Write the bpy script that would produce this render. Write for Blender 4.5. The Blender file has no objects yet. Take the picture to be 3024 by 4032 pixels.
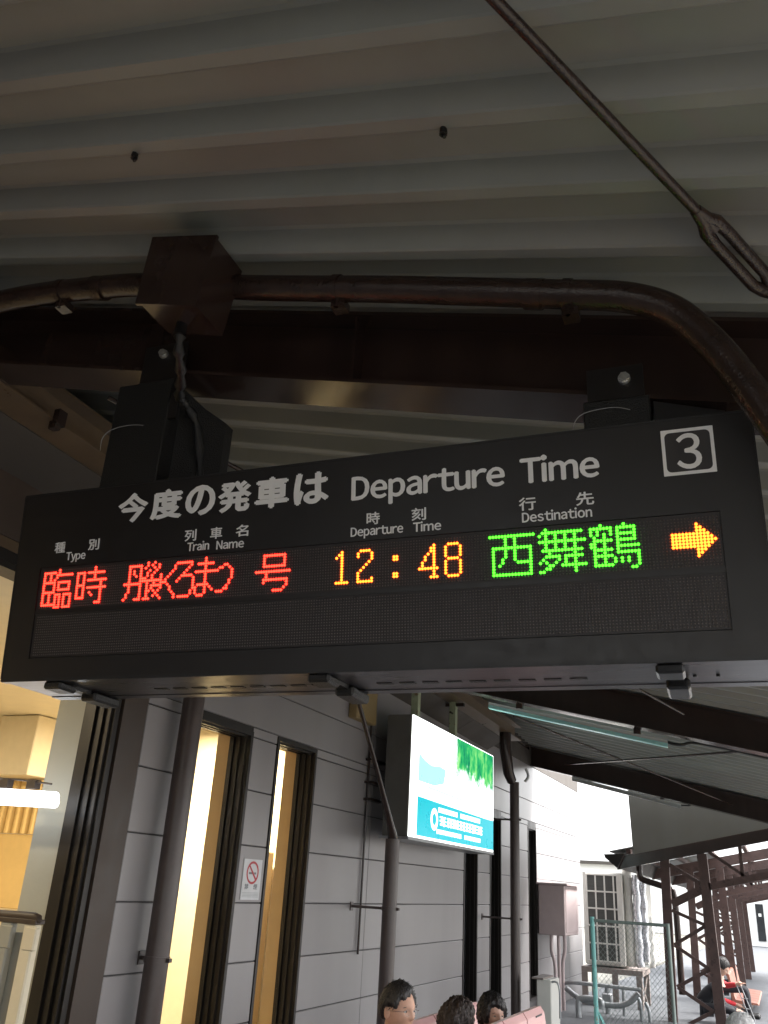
import bpy, bmesh, math, random
from mathutils import Matrix, Vector
random.seed(7)
SC = bpy.context.scene
COL = SC.collection
rad = math.radians

# ------------------------------------------------------------------ camera, sky, sun, exposure
cam_d = bpy.data.cameras.new('camera')
cam_d.sensor_fit = 'VERTICAL'
cam_d.sensor_height = 36.0
cam_d.lens = 29.88
cam_d.clip_start = 0.05
cam_d.clip_end = 2000
cam = bpy.data.objects.new('camera', cam_d)
COL.objects.link(cam)
R = ((0.91881147, -0.11089731, -0.37879715),
     (0.39092156, 0.38810746, 0.83459747),
     (0.05445939, -0.91491769, 0.39994973))
m = Matrix.Identity(4)
for i in range(3):
    m[i][0] = R[i][0]; m[i][1] = -R[i][1]; m[i][2] = -R[i][2]
m[2][3] = 1.65
cam.matrix_world = m
SC.camera = cam

EXPO = 3.1
EK = 2 ** (2.05 - EXPO)        # lamps and screens were balanced at exposure 2.05
SUN_EL, SUN_AZ = 52.0, 65.0        # azimuth from +Y towards +X
world = bpy.data.worlds.new('World')
SC.world = world
world.use_nodes = True
wn = world.node_tree
wn.nodes.clear()
sky = wn.nodes.new('ShaderNodeTexSky')
sky.sky_type = 'NISHITA'
sky.sun_disc = False
sky.sun_elevation = rad(SUN_EL)
sky.sun_rotation = rad(SUN_AZ)
sky.dust_density = 6.0
sky.air_density = 1.0
sky.ozone_density = 0.6
hs = wn.nodes.new('ShaderNodeHueSaturation')
hs.inputs['Saturation'].default_value = 0.28     # thin overcast: the sky is nearly white
bg = wn.nodes.new('ShaderNodeBackground')
bg.inputs['Strength'].default_value = 0.15
wo = wn.nodes.new('ShaderNodeOutputWorld')
ov = wn.nodes.new('ShaderNodeMix'); ov.data_type = 'RGBA'      # thin bright overcast over the clear sky
ov.inputs[0].default_value = 0.62
ov.inputs[7].default_value = (2.3, 2.35, 2.4, 1)
wn.links.new(sky.outputs[0], hs.inputs['Color'])
wn.links.new(hs.outputs[0], ov.inputs[6])
wn.links.new(ov.outputs[2], bg.inputs['Color'])
wn.links.new(bg.outputs[0], wo.inputs['Surface'])

sun_d = bpy.data.lights.new('sun', 'SUN')
sun_d.energy = 1.4
sun_d.angle = rad(14)
sun_d.color = (1.0, 0.97, 0.93)
sun = bpy.data.objects.new('sun', sun_d)
COL.objects.link(sun)
sd = Vector((math.sin(rad(SUN_AZ)) * math.cos(rad(SUN_EL)), math.cos(rad(SUN_AZ)) * math.cos(rad(SUN_EL)), math.sin(rad(SUN_EL))))
sun.rotation_euler = sd.to_track_quat('Z', 'Y').to_euler()
sun.location = (30, 10, 40)

SC.view_settings.view_transform = 'Standard'
SC.view_settings.look = 'None'
SC.view_settings.gamma = 1.0
SC.view_settings.use_curve_mapping = False
SC.view_settings.exposure = EXPO
SC.render.engine = 'CYCLES'
SC.cycles.max_bounces = 8
SC.cycles.diffuse_bounces = 4
SC.cycles.glossy_bounces = 4
SC.cycles.transmission_bounces = 6
SC.cycles.sample_clamp_indirect = 6.0

# ------------------------------------------------------------------ frames
YAW = rad(3.09)
KM = Matrix.Rotation(YAW, 4, 'Z')            # the canopy stands 3 degrees off the building line
IM = Matrix.Identity(4)

# ------------------------------------------------------------------ materials
MATS = {}
def mat(name, col, rough=0.6, metal=0.0, spec=0.5, var=0.12, scale=6.0, bump=0.0, bscale=60.0, emit=None, estr=0.0,
        streak=None, spots=None, stretch=(1, 1, 1), alpha=None, coat=0.0, rvar=0.15, orand=0.0, ndet=6):
    if name in MATS: return MATS[name]
    M = bpy.data.materials.new(name)
    M.use_nodes = True
    nt = M.node_tree; N = nt.nodes; L = nt.links
    N.clear()
    out = N.new('ShaderNodeOutputMaterial')
    b = N.new('ShaderNodeBsdfPrincipled')
    L.new(b.outputs[0], out.inputs[0])
    b.inputs['Metallic'].default_value = metal
    b.inputs['Specular IOR Level'].default_value = spec
    b.inputs['Coat Weight'].default_value = coat
    tc = N.new('ShaderNodeTexCoord')
    geo = N.new('ShaderNodeNewGeometry')
    mp = N.new('ShaderNodeMapping')
    mp.inputs['Scale'].default_value = stretch
    L.new(geo.outputs['Position'], mp.inputs[0])
    nz = N.new('ShaderNodeTexNoise')
    nz.inputs['Scale'].default_value = scale
    nz.inputs['Detail'].default_value = ndet
    nz.inputs['Roughness'].default_value = 0.62
    L.new(mp.outputs[0], nz.inputs['Vector'])
    rp = N.new('ShaderNodeMapRange')
    rp.inputs['From Min'].default_value = 0.3
    rp.inputs['From Max'].default_value = 0.7
    rp.inputs['To Min'].default_value = 1 - var
    rp.inputs['To Max'].default_value = 1 + var
    L.new(nz.outputs[0], rp.inputs[0])
    mul = N.new('ShaderNodeMix'); mul.data_type = 'RGBA'; mul.blend_type = 'MULTIPLY'
    mul.inputs[0].default_value = 1.0
    mul.inputs[6].default_value = (*col, 1)
    L.new(rp.outputs[0], mul.inputs[7])
    last = mul.outputs[2]
    if orand:
        oi = N.new('ShaderNodeObjectInfo'); ro_ = N.new('ShaderNodeMapRange')
        ro_.inputs['To Min'].default_value = 1 - orand; ro_.inputs['To Max'].default_value = 1 + orand
        L.new(oi.outputs['Random'], ro_.inputs[0])
        m3 = N.new('ShaderNodeMix'); m3.data_type = 'RGBA'; m3.blend_type = 'MULTIPLY'; m3.inputs[0].default_value = 1.0
        L.new(last, m3.inputs[6]); L.new(ro_.outputs[0], m3.inputs[7]); last = m3.outputs[2]
    if streak:                                 # dirt that ran down the surface
        c2, amt, ssc = streak
        mp2 = N.new('ShaderNodeMapping'); mp2.inputs['Scale'].default_value = ssc
        L.new(geo.outputs['Position'], mp2.inputs[0])
        n2 = N.new('ShaderNodeTexNoise'); n2.inputs['Scale'].default_value = 1.0
        n2.inputs['Detail'].default_value = 3; n2.inputs['Roughness'].default_value = 0.4
        L.new(mp2.outputs[0], n2.inputs['Vector'])
        r2 = N.new('ShaderNodeMapRange'); r2.inputs['From Min'].default_value = 0.38; r2.inputs['From Max'].default_value = 0.80
        r2.inputs['To Max'].default_value = amt
        L.new(n2.outputs[0], r2.inputs[0])
        mx = N.new('ShaderNodeMix'); mx.data_type = 'RGBA'
        L.new(r2.outputs[0], mx.inputs[0]); L.new(last, mx.inputs[6]); mx.inputs[7].default_value = (*c2, 1)
        last = mx.outputs[2]
    if spots:
        c3, thr, ssc = spots
        n3 = N.new('ShaderNodeTexNoise'); n3.inputs['Scale'].default_value = ssc; n3.inputs['Detail'].default_value = 3
        L.new(geo.outputs['Position'], n3.inputs['Vector'])
        r3 = N.new('ShaderNodeMapRange'); r3.inputs['From Min'].default_value = thr; r3.inputs['From Max'].default_value = thr + 0.05
        L.new(n3.outputs[0], r3.inputs[0])
        mx = N.new('ShaderNodeMix'); mx.data_type = 'RGBA'
        L.new(r3.outputs[0], mx.inputs[0]); L.new(last, mx.inputs[6]); mx.inputs[7].default_value = (*c3, 1)
        last = mx.outputs[2]
    L.new(last, b.inputs['Base Color'])
    rr = N.new('ShaderNodeMapRange')
    rr.inputs['From Min'].default_value = 0.3; rr.inputs['From Max'].default_value = 0.7
    rr.inputs['To Min'].default_value = max(0.03, rough - rvar * rough); rr.inputs['To Max'].default_value = min(1, rough + rvar * rough)
    L.new(nz.outputs[0], rr.inputs[0])
    L.new(rr.outputs[0], b.inputs['Roughness'])
    if bump > 0:
        nb = N.new('ShaderNodeTexNoise'); nb.inputs['Scale'].default_value = bscale; nb.inputs['Detail'].default_value = 4
        L.new(mp.outputs[0], nb.inputs['Vector'])
        bp = N.new('ShaderNodeBump'); bp.inputs['Strength'].default_value = bump; bp.inputs['Distance'].default_value = 0.01
        L.new(nb.outputs[0], bp.inputs['Height'])
        L.new(bp.outputs[0], b.inputs['Normal'])
    if emit:
        b.inputs['Emission Color'].default_value = (*emit, 1)
        b.inputs['Emission Strength'].default_value = estr * EK
    if alpha is not None:
        b.inputs['Transmission Weight'].default_value = 1.0
        b.inputs['IOR'].default_value = 1.05 if alpha == 'thin' else 1.45
        b.inputs['Roughness'].default_value = 0.02
    MATS[name] = M
    return M

brown = mat('brown_gloss_paint', (0.030, 0.0185, 0.0155), 0.19, spec=0.45, var=0.12, scale=5, bump=0.02, bscale=90, streak=((0.02, 0.012, 0.01), 0.7, (9, 9, 1.2)))
brown_pipe = mat('brown_pipe_paint', (0.026, 0.0155, 0.0125), 0.2, var=0.25, scale=12, bump=0.25, bscale=120)
brown_red = mat('weathered_red_brown_paint', (0.062, 0.034, 0.029), 0.5, var=0.3, scale=7, bump=0.15, bscale=50, spots=((0.035, 0.018, 0.014), 0.62, 14))
brown_wall = mat('brown_downpipe_paint', (0.065, 0.048, 0.044), 0.36, var=0.15, scale=8, bump=0.05)
roof_m = mat('pale_grey_roof_paint', (0.205, 0.217, 0.207), 0.5, orand=0.05, var=0.10, scale=2, bump=0.05, bscale=30, streak=((0.185, 0.165, 0.16), 0.5, (0.6, 2.5, 2.5)))
black_sign = mat('black_sign_enamel', (0.0085, 0.0068, 0.0066), 0.40, var=0.12, scale=20, bump=0.04, bscale=350, streak=((0.020, 0.0175, 0.0165), 0.45, (2.5, 2.5, 0.7)))
sign_case = mat('dark_grey_sign_case', (0.011, 0.0105, 0.011), 0.45, var=0.10, scale=20, bump=0.04, bscale=300)
sign_under = mat('brushed_dark_bronze_underside', (0.13, 0.125, 0.135), 0.30, metal=0.85, var=0.10, scale=4, stretch=(0.4, 12, 12), bump=0.03, bscale=60)
led_panel = mat('led_module_face', (0.017, 0.0135, 0.0135), 0.5, var=0.12, scale=30)
led_off = mat('unlit_led', (0.075, 0.062, 0.058), 0.35, var=0.3, scale=60)
letter = mat('white_sign_lettering', (0.80, 0.80, 0.80), 0.6, var=0.04, scale=30)
bolt_m = mat('galvanised_bolt', (0.55, 0.55, 0.53), 0.38, metal=0.8, var=0.15, scale=60)
cable_m = mat('black_cable_sleeve', (0.007, 0.007, 0.007), 0.35, bump=0.5, bscale=200)
latch_m = mat('dark_steel_latch', (0.05, 0.05, 0.052), 0.25, metal=0.8)
wire_m = mat('grey_wire', (0.3, 0.3, 0.3), 0.5)
panel_m = mat('grey_wall_panel', (0.265, 0.252, 0.256), 0.36, spec=0.5, orand=0.07, rvar=0.1, var=0.04, scale=0.7, ndet=1.5, bump=0.0, bscale=25, streak=((0.19, 0.18, 0.18), 0.45, (2.2, 2.2, 0.25)))
joint_m = mat('dark_joint_sealant', (0.06, 0.057, 0.058), 0.7)
frame_m = mat('bronze_window_frame', (0.016, 0.013, 0.011), 0.45, metal=0.3, var=0.1)
trim_m = mat('brown_door_trim', (0.05, 0.034, 0.025), 0.5, var=0.15)
reveal_m = mat('tan_reveal_plaster', (0.45, 0.31, 0.16), 0.7, var=0.06, bump=0.05)
cream_m = mat('cream_plaster', (0.68, 0.61, 0.46), 0.75, var=0.05, bump=0.06)
whitewall = mat('off_white_pillar_plaster', (0.33, 0.325, 0.28), 0.75, var=0.05, scale=3, bump=0.08, bscale=40)
yellow_m = mat('yellow_board', (0.66, 0.47, 0.20), 0.6, var=0.06)
tile_m = mat('beige_floor_tile', (0.35, 0.31, 0.25), 0.4, var=0.12)
soffit_m = mat('grey_soffit_board', (0.055, 0.047, 0.040), 0.7, var=0.08, scale=3, bump=0.05)
beamtan = mat('tan_eave_paint', (0.12, 0.083, 0.05), 0.32, var=0.15, scale=6, streak=((0.09, 0.06, 0.04), 0.6, (3, 0.6, 3)))
fascia_m = mat('beige_fascia_sheet', (0.17, 0.168, 0.15), 0.65, var=0.07, scale=2, bump=0.03, streak=((0.13, 0.12, 0.10), 0.4, (4, 4, 0.4)))
lamp_body = mat('white_lamp_enamel', (0.42, 0.45, 0.45), 0.35, var=0.08, scale=10)
lamp_teal_lit = mat('teal_daylit_diffuser', (0.42, 0.80, 0.80), 0.3, var=0.06, scale=10)  # teal is daylight caught on the unlit white lamp, put into the base colour
green_post = mat('pale_green_hanger_paint', (0.26, 0.29, 0.19), 0.45, var=0.2, scale=9, spots=((0.20, 0.13, 0.07), 0.62, 20))
teal_m = mat('teal_fence_paint', (0.20, 0.50, 0.48), 0.45, var=0.12, scale=8, spots=((0.30, 0.26, 0.20), 0.64, 25))
mesh_m = mat('galvanised_wire_mesh', (0.22, 0.27, 0.25), 0.5, metal=0.3)
ac_m = mat('ivory_unit_casing', (0.60, 0.59, 0.55), 0.45, var=0.06, scale=4)
fin_m = mat('dark_coil_fins', (0.06, 0.062, 0.058), 0.6, var=0.3, scale=2, stretch=(1, 1, 60))
foil_m = mat('foil_duct_wrap', (0.62, 0.64, 0.68), 0.28, metal=0.6, var=0.15, scale=6, bump=0.25, bscale=12)
pipe_m = mat('galvanised_pipe', (0.32, 0.33, 0.34), 0.4, metal=0.6, var=0.2, scale=15)
stand_m = mat('grey_brown_steel_stand', (0.20, 0.165, 0.15), 0.6, var=0.2, scale=8)
pinkbox_m = mat('pinkish_grey_box_enamel', (0.42, 0.34, 0.34), 0.4, var=0.05)
bench_m = mat('pink_bench_plastic', (0.58, 0.33, 0.32), 0.35, var=0.05, scale=5)
asphalt = mat('platform_asphalt', (0.065, 0.07, 0.078), 0.75, var=0.18, scale=3, bump=0.3, bscale=90)
ballast = mat('track_ballast', (0.085, 0.078, 0.072), 0.9, var=0.4, scale=14, bump=1.0, bscale=18)
ground_m = mat('pale_gravel_ground', (0.15, 0.145, 0.125), 0.9, var=0.25, scale=2, bump=0.6, bscale=20)
rail_m = mat('steel_rail', (0.16, 0.11, 0.09), 0.4, metal=0.7)
farwall = mat('far_white_wall', (0.74, 0.74, 0.72), 0.7, var=0.03)
dkglass = mat('dark_window_glass', (0.018, 0.02, 0.022), 0.12, var=0.2)
glass = mat('clear_window_glass', (0.95, 0.97, 0.96), 0.02, alpha='thin', var=0.0)
white_emit = mat('lit_white_tube', (0.8, 0.82, 0.9), 0.4, emit=(0.82, 0.90, 1.0), estr=1.5)
tube_emit = mat('lit_ceiling_panel', (0.8, 0.8, 0.8), 0.4, emit=(1.0, 0.86, 0.58), estr=4.0)
skin_m = mat('skin', (0.50, 0.285, 0.20), 0.5, var=0.10, scale=30, bump=0.1, bscale=120)
skin_f = mat('fair_skin', (0.60, 0.37, 0.28), 0.5, var=0.08, scale=30, bump=0.1, bscale=120)
hair_m = mat('black_hair', (0.012, 0.010, 0.010), 0.42, var=0.5, scale=40, stretch=(1, 1, 0.3), bump=0.9, bscale=130)
hair_br = mat('dark_brown_hair', (0.032, 0.021, 0.017), 0.5, var=0.5, scale=40, stretch=(1, 1, 0.3), bump=1.0, bscale=90)
hair_gr = mat('grey_hair', (0.40, 0.40, 0.40), 0.5, var=0.4, scale=40, stretch=(1, 1, 0.3), bump=0.8, bscale=90)
eye_w = mat('eye_white', (0.62, 0.60, 0.58), 0.25)
eye_d = mat('eye_iris', (0.015, 0.010, 0.008), 0.15)
lip_m = mat('lips', (0.38, 0.16, 0.13), 0.45)
cloth_dark = mat('dark_jacket_cloth', (0.020, 0.021, 0.026), 0.8, bump=0.3, bscale=80, var=0.25)
cloth_grey = mat('grey_coat_cloth', (0.12, 0.115, 0.12), 0.85, bump=0.3, bscale=80, var=0.2)
cloth_plum = mat('plum_cardigan_cloth', (0.09, 0.035, 0.06), 0.85, bump=0.3, bscale=80, var=0.2)
cloth_red = mat('red_sleeve_cloth', (0.55, 0.03, 0.04), 0.75, bump=0.3, bscale=80, var=0.15)
metal_gl = mat('glasses_wire', (0.5, 0.48, 0.45), 0.25, metal=1.0)

# ------------------------------------------------------------------ mesh helpers
class MB:
    def __init__(s, F=IM): s.v = []; s.f = []; s.mi = []; s.F = F; s.sm = []
    def add(s, vs, fs, mi=0, smooth=False, M=None):
        o = len(s.v)
        for v in vs:
            v = Vector(v)
            if M is not None: v = M @ v
            s.v.append(s.F @ v)
        for f in fs:
            s.f.append([i + o for i in f]); s.mi.append(mi); s.sm.append(smooth)
        return s
    def box(s, x0, x1, y0, y1, z0, z1, mi=0, M=None, bev=0.0):
        if bev > 0:
            b = bev
            vs = []
            for (z, i) in ((z0, b), (z0 + b, 0), (z1 - b, 0), (z1, b)):
                for (x, y) in ((x0 + i, y0 + b), (x0 + b, y0 + i), (x1 - b, y0 + i), (x1 - i, y0 + b), (x1 - i, y1 - b), (x1 - b, y1 - i), (x0 + b, y1 - i), (x0 + i, y1 - b)):
                    vs.append((x, y, z))
            fs = [list(range(7, -1, -1)), list(range(24, 32))]
            for k in range(3):
                for j in range(8):
                    a = k * 8 + j; c = k * 8 + (j + 1) % 8
                    fs.append([a, c, c + 8, a + 8])
            return s.add(vs, fs, mi, M=M)
        vs = [(x0, y0, z0), (x1, y0, z0), (x1, y1, z0), (x0, y1, z0), (x0, y0, z1), (x1, y0, z1), (x1, y1, z1), (x0, y1, z1)]
        fs = [(0, 3, 2, 1), (4, 5, 6, 7), (0, 1, 5, 4), (1, 2, 6, 5), (2, 3, 7, 6), (3, 0, 4, 7)]
        return s.add(vs, fs, mi, M=M)
    def hexa(s, p, mi=0):      # 8 points, bottom ring then top ring
        return s.add(p, [(0, 3, 2, 1), (4, 5, 6, 7), (0, 1, 5, 4), (1, 2, 6, 5), (2, 3, 7, 6), (3, 0, 4, 7)], mi)
    def bar(s, a, b, w, h, up=(0, 0, 1), mi=0):   # rectangular bar from a to b
        a = Vector(a); b = Vector(b); d = (b - a).normalized()
        u = Vector(up); sd_ = d.cross(u).normalized(); u = sd_.cross(d).normalized()
        p = []
        for q in (a, b):
            for (i, j) in ((-1, -1), (1, -1), (1, 1), (-1, 1)):
                p.append(q + sd_ * (i * w / 2) + u * (j * h / 2))
        return s.add(p, [(0, 1, 2, 3), (7, 6, 5, 4), (0, 4, 5, 1), (1, 5, 6, 2), (2, 6, 7, 3), (3, 7, 4, 0)], mi)
    def tube(s, pts, r, n=12, mi=0, cap=True):
        pts = [Vector(p) for p in pts]
        rs = r if isinstance(r, (list, tuple)) else [r] * len(pts)
        vs = []; fs = []
        ref = None
        for i, p in enumerate(pts):
            if i == 0: d = pts[1] - p
            elif i == len(pts) - 1: d = p - pts[i - 1]
            else: d = (pts[i + 1] - p).normalized() + (p - pts[i - 1]).normalized()
            d.normalize()
            if ref is None: ref = Vector((0, 0, 1)) if abs(d.z) < 0.9 else Vector((1, 0, 0))
            a = d.cross(ref).normalized(); b = a.cross(d).normalized(); ref = b
            for k in range(n):
                t = 2 * math.pi * k / n
                vs.append(p + (a * math.cos(t) + b * math.sin(t)) * rs[i])
        for i in range(len(pts) - 1):
            for k in range(n):
                k2 = (k + 1) % n
                fs.append((i * n + k, i * n + k2, (i + 1) * n + k2, (i + 1) * n + k))
        s.add(vs, fs, mi, smooth=True)
        if cap:
            o = len(vs)
            s.add([vs[k] for k in range(n)], [list(range(n - 1, -1, -1))], mi)
            s.add([vs[(len(pts) - 1) * n + k] for k in range(n)], [list(range(n))], mi)
        return s
    def prism(s, prof, fn, t0, t1, mi=0, closed=True, smooth=False):   # profile (u,v) swept: fn(u,v,t)->xyz
        n = len(prof)
        vs = [fn(u, v, t0) for u, v in prof] + [fn(u, v, t1) for u, v in prof]
        fs = [(k, (k + 1) % n, n + (k + 1) % n, n + k) for k in range(n if closed else n - 1)]
        if closed: fs += [list(range(n - 1, -1, -1)), list(range(n, 2 * n))]
        return s.add(vs, fs, mi, smooth)
    def build(s, name, ms, parent=None, origin=None, label=None, fix=True):
        me = bpy.data.meshes.new(name)
        vs = s.v
        if parent is None:
            if origin is None:
                xs = [v.x for v in vs]; ys = [v.y for v in vs]; zs = [v.z for v in vs]
                origin = Vector(((min(xs) + max(xs)) / 2, (min(ys) + max(ys)) / 2, min(zs)))
            off = Vector(origin)
        else:
            off = ORG[parent.name]
        me.from_pydata([tuple(v - off) for v in vs], [], s.f)
        if not isinstance(ms, (list, tuple)): ms = [ms]
        for q in ms: me.materials.append(q)
        for i, p in enumerate(me.polygons):
            p.material_index = s.mi[i]; p.use_smooth = s.sm[i]
        if fix:
            b = bmesh.new(); b.from_mesh(me)
            bmesh.ops.recalc_face_normals(b, faces=b.faces[:])
            b.to_mesh(me); b.free()
        o = bpy.data.objects.new(name, me)
        COL.objects.link(o)
        if parent is None:
            o.location = off
            ORG[o.name] = off
        else:
            o.parent = parent
            ORG[o.name] = off
        if label: o['label'] = label
        return o
ORG = {}
def thing(name, label, cat, loc, group=None):
    o = bpy.data.objects.new(name, None); COL.objects.link(o)
    o.location = loc; o.empty_display_size = 0.1
    ORG[o.name] = Vector(loc)
    o['label'] = label; o['category'] = cat
    if group: o['group'] = group
    return o
def tag(o, label, cat, group=None):
    o['label'] = label; o['category'] = cat
    if group: o['group'] = group
    return o
def struct(o): o['kind'] = 'structure'; return o
def stuff(o): o['kind'] = 'stuff'; return o
def dup(root, delta, label=None):
    r = root.copy(); COL.objects.link(r); r.location = root.location + Vector(delta)
    if label: r['label'] = label
    ORG[r.name] = ORG[root.name] + Vector(delta)
    for ch in list(root.children):
        c = ch.copy(); COL.objects.link(c); c.parent = r
        for g in list(ch.children):
            d = g.copy(); COL.objects.link(d); d.parent = c
    return r

# ------------------------------------------------------------------ the ground
def flz(y): return -0.0095 * y                 # the platform falls gently away from the camera
b = MB(); b.add([(-3.9, -14, flz(-14)), (3.3, -14, flz(-14)), (3.3, 70, flz(70)), (-3.9, 70, flz(70))], [(0, 1, 2, 3)])
b.add([(3.3, -14, flz(-14)), (3.3, -14, -1.1), (3.3, 70, -1.9), (3.3, 70, flz(70))], [(0, 1, 2, 3)])
struct(b.build('platform', asphalt))
b = MB()
yl = mat('yellow_tactile_tile', (0.55, 0.38, 0.05), 0.7)
for k in range(-30, 120):
    y = k * 0.4
    b.add([(2.2, y, flz(y) + 0.004), (2.5, y, flz(y) + 0.004), (2.5, y + 0.37, flz(y + 0.37) + 0.004), (2.2, y + 0.37, flz(y + 0.37) + 0.004)], [(0, 1, 2, 3)])
o = b.build('tactile_paving', yl); struct(o)
b = MB(); b.box(3.3, 60, -60, 160, -3.0, -1.9)
struct(b.build('track_bed', ballast))
b = MB(); b.box(-400, 400, -400, 900, -3.4, -3.02)
struct(b.build('ground', ground_m))
b = MB(); b.box(-30, -3.9, 20.2, 120, -3.0, -0.25)
struct(b.build('yard', ground_m))
for k, x in enumerate((4.6, 5.67, 9.2, 10.27)):
    b = MB(); b.box(x - 0.035, x + 0.035, -60, 160, -1.9, -1.75)
    struct(b.build('rail', rail_m))

# ------------------------------------------------------------------ the canopy overhead
SL = -0.2219                                  # fall of the roof across the platform
def zo(bb): return 3.19 - 0.00955 * (bb - 2.62)   # underside of rafters at a = 0
canopy = thing('platform_canopy', 'grey ribbed steel canopy roof on dark brown rafters over the platform', 'canopy', KM @ Vector((-0.8, 3, 0)))
A0, A1 = -4.1, 2.1
pitch = 0.2905
def rz(a, bb): return zo(bb) + 0.36 + SL * a
k = 0
bb = 2.325 - pitch * 50
while bb < 16.1:
    # one folded sheet per pitch: lower strip, web, upper plate, web
    h = 0.088
    prof = [(0, 0), (0.045, 0), (0.052, 0.004), (0.082, h - 0.006), (0.092, h), (0.235, h), (0.247, h - 0.008), (pitch - 0.006, 0.006), (pitch, 0)]
    q = MB(KM)
    e = -0.045
    P = [(bb + e + u, v) for u, v in prof]
    AL = A0 if bb < 12.8 else -3.05
    vs = []
    for a in (AL, A1):
        for (y, v) in P: vs.append((a, y, rz(a, y) + v))
    n = len(P)
    top = []
    for a in (AL, A1):
        for (y, v) in P: top.append((a, y, rz(a, y) + v + 0.004))
    q.add(vs + top, [(i, i + 1, n + i + 1, n + i) for i in range(n - 1)] + [(2 * n + i, 3 * n + i, 3 * n + i + 1, 2 * n + i + 1) for i in range(n - 1)])
    q.build('roof_panel', roof_m, canopy, fix=False)
    bb += pitch
# solid board on top so that the joints let no light through
q = MB(KM)
y0, y1 = 2.325 - pitch * 50 - 0.045, bb - 0.045
for (AL, ya, yb_) in ((A0, y0, 12.9), (-3.05, 12.9, y1)):
    q.hexa([(AL, ya, rz(AL, ya) + 0.12), (A1, ya, rz(A1, ya) + 0.12), (A1, yb_, rz(A1, yb_) + 0.12), (AL, yb_, rz(AL, yb_) + 0.12),
            (AL, ya, rz(AL, ya) + 0.15), (A1, ya, rz(A1, ya) + 0.15), (A1, yb_, rz(A1, yb_) + 0.15), (AL, yb_, rz(AL, yb_) + 0.15)])
q.build('roof_cover', roof_m, canopy)
q = MB(KM)
q.hexa([(-3.09, 12.95, rz(-3.07, 12.95) - 0.10), (-3.05, 12.95, rz(-3.07, 12.95) - 0.10), (-3.05, 16.1, rz(-3.07, 16.1) - 0.10), (-3.09, 16.1, rz(-3.07, 16.1) - 0.10), (-3.09, 12.95, rz(-3.07, 12.95) + 0.16), (-3.05, 12.95, rz(-3.07, 12.95) + 0.16), (-3.05, 16.1, rz(-3.07, 16.1) + 0.16), (-3.09, 16.1, rz(-3.07, 16.1) + 0.16)])
q.build('barge_board', brown, canopy)
# fixing bolts through the low ribs
for (a, y) in ((-1.692, 1.745), (-0.566, 1.745), (-2.8, 0.58), (0.6, 1.745), (-0.1, 3.2), (-1.2, 3.2)):
    z = rz(a, y)
    q = MB(KM); q.tube([(a, y, z + 0.005), (a, y, z - 0.022)], [0.011, 0.013], 8); q.tube([(a, y, z - 0.022), (a + 0.004, y, z - 0.034)], [0.007, 0.006], 8)
    q.build('fixing_bolt', cable_m, canopy)
# rafters: H-beams across the platform
def rafter(bf, a0, a1, dz=0.0):
    q = MB(KM)
    W, Hh, t, tw = 0.215, 0.34, 0.016, 0.012
    yc = bf + W / 2
    pr = [(-W / 2, 0), (W / 2, 0), (W / 2, t), (tw / 2, t), (tw / 2, Hh - t), (W / 2, Hh - t), (W / 2, Hh), (-W / 2, Hh), (-W / 2, Hh - t), (-tw / 2, Hh - t), (-tw / 2, t), (-W / 2, t)]
    n = len(pr)
    vs = []
    for a in (a0, a1):
        for (u, v) in pr: vs.append((a, yc + u, zo(bf) + dz + SL * a + v))
    q.add(vs, [(i, (i + 1) % n, n + (i + 1) % n, n + i) for i in range(n)] + [list(range(n)), list(range(2 * n - 1, n - 1, -1))])
    return q.build('rafter', brown, canopy)
rafter(2.62, -4.0, 2.08)
rafter(9.24, -4.0, 2.08)
rafter(15.8, -4.0, 2.08)
rafter(-4.0, -4.0, 2.08)
rafter(-10.6, -4.0, 2.08)
# stiffener plates on the near rafter
for a in (-1.20, 0.55):
    q = MB(KM); z = zo(2.62) + SL * a
    q.box(a - 0.005, a + 0.005, 2.632, 2.718, z + 0.018, z + 0.322); q.build('stiffener_plate', brown, canopy)
# eave beam along the building
def ez(y): return 3.9 - 0.0125 * (y - 2.7)
q = MB()
for (x0, x1, h0, h1) in ((-3.62, -3.40, 0.0, 0.014), (-3.62, -3.40, 0.20, 0.214), (-3.515, -3.503, 0.014, 0.20)):
    q.hexa([(x0, -9, ez(-9) + h0), (x1, -9, ez(-9) + h0), (x1, 13.1, ez(13.1) + h0), (x0, 13.1, ez(13.1) + h0),
            (x0, -9, ez(-9) + h1), (x1, -9, ez(-9) + h1), (x1, 13.1, ez(13.1) + h1), (x0, 13.1, ez(13.1) + h1)])
q.build('eave_beam', beamtan, canopy)
# cleat on the eave beam
q = MB(); q.box(-3.40, -3.36, 3.0, 3.06, ez(3) - 0.03, ez(3) + 0.06); q.box(-3.43, -3.38, 3.01, 3.05, ez(3) - 0.05, ez(3) - 0.002); q.build('cleat', brown, canopy)
# gutter beam at the track side
q = MB(KM); a = 2.1
q.hexa([(a, -12, rz(a, -12) - 0.2), (a + 0.12, -12, rz(a, -12) - 0.2), (a + 0.12, 16, rz(a, 16) - 0.2), (a, 16, rz(a, 16) - 0.2),
        (a, -12, rz(a, -12) + 0.16), (a + 0.12, -12, rz(a, -12) + 0.16), (a + 0.12, 16, rz(a, 16) + 0.16), (a, 16, rz(a, 16) + 0.16)])
q.build('gutter', brown, canopy)
for y in (2.72, 9.34, 15.9, -3.9):
    q = MB(KM); a = 1.75
    q.box(a - 0.1, a + 0.1, y - 0.1, y + 0.1, -0.4, zo(y) + SL * a + 0.02, bev=0.01); q.build('post', brown, canopy)
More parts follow.
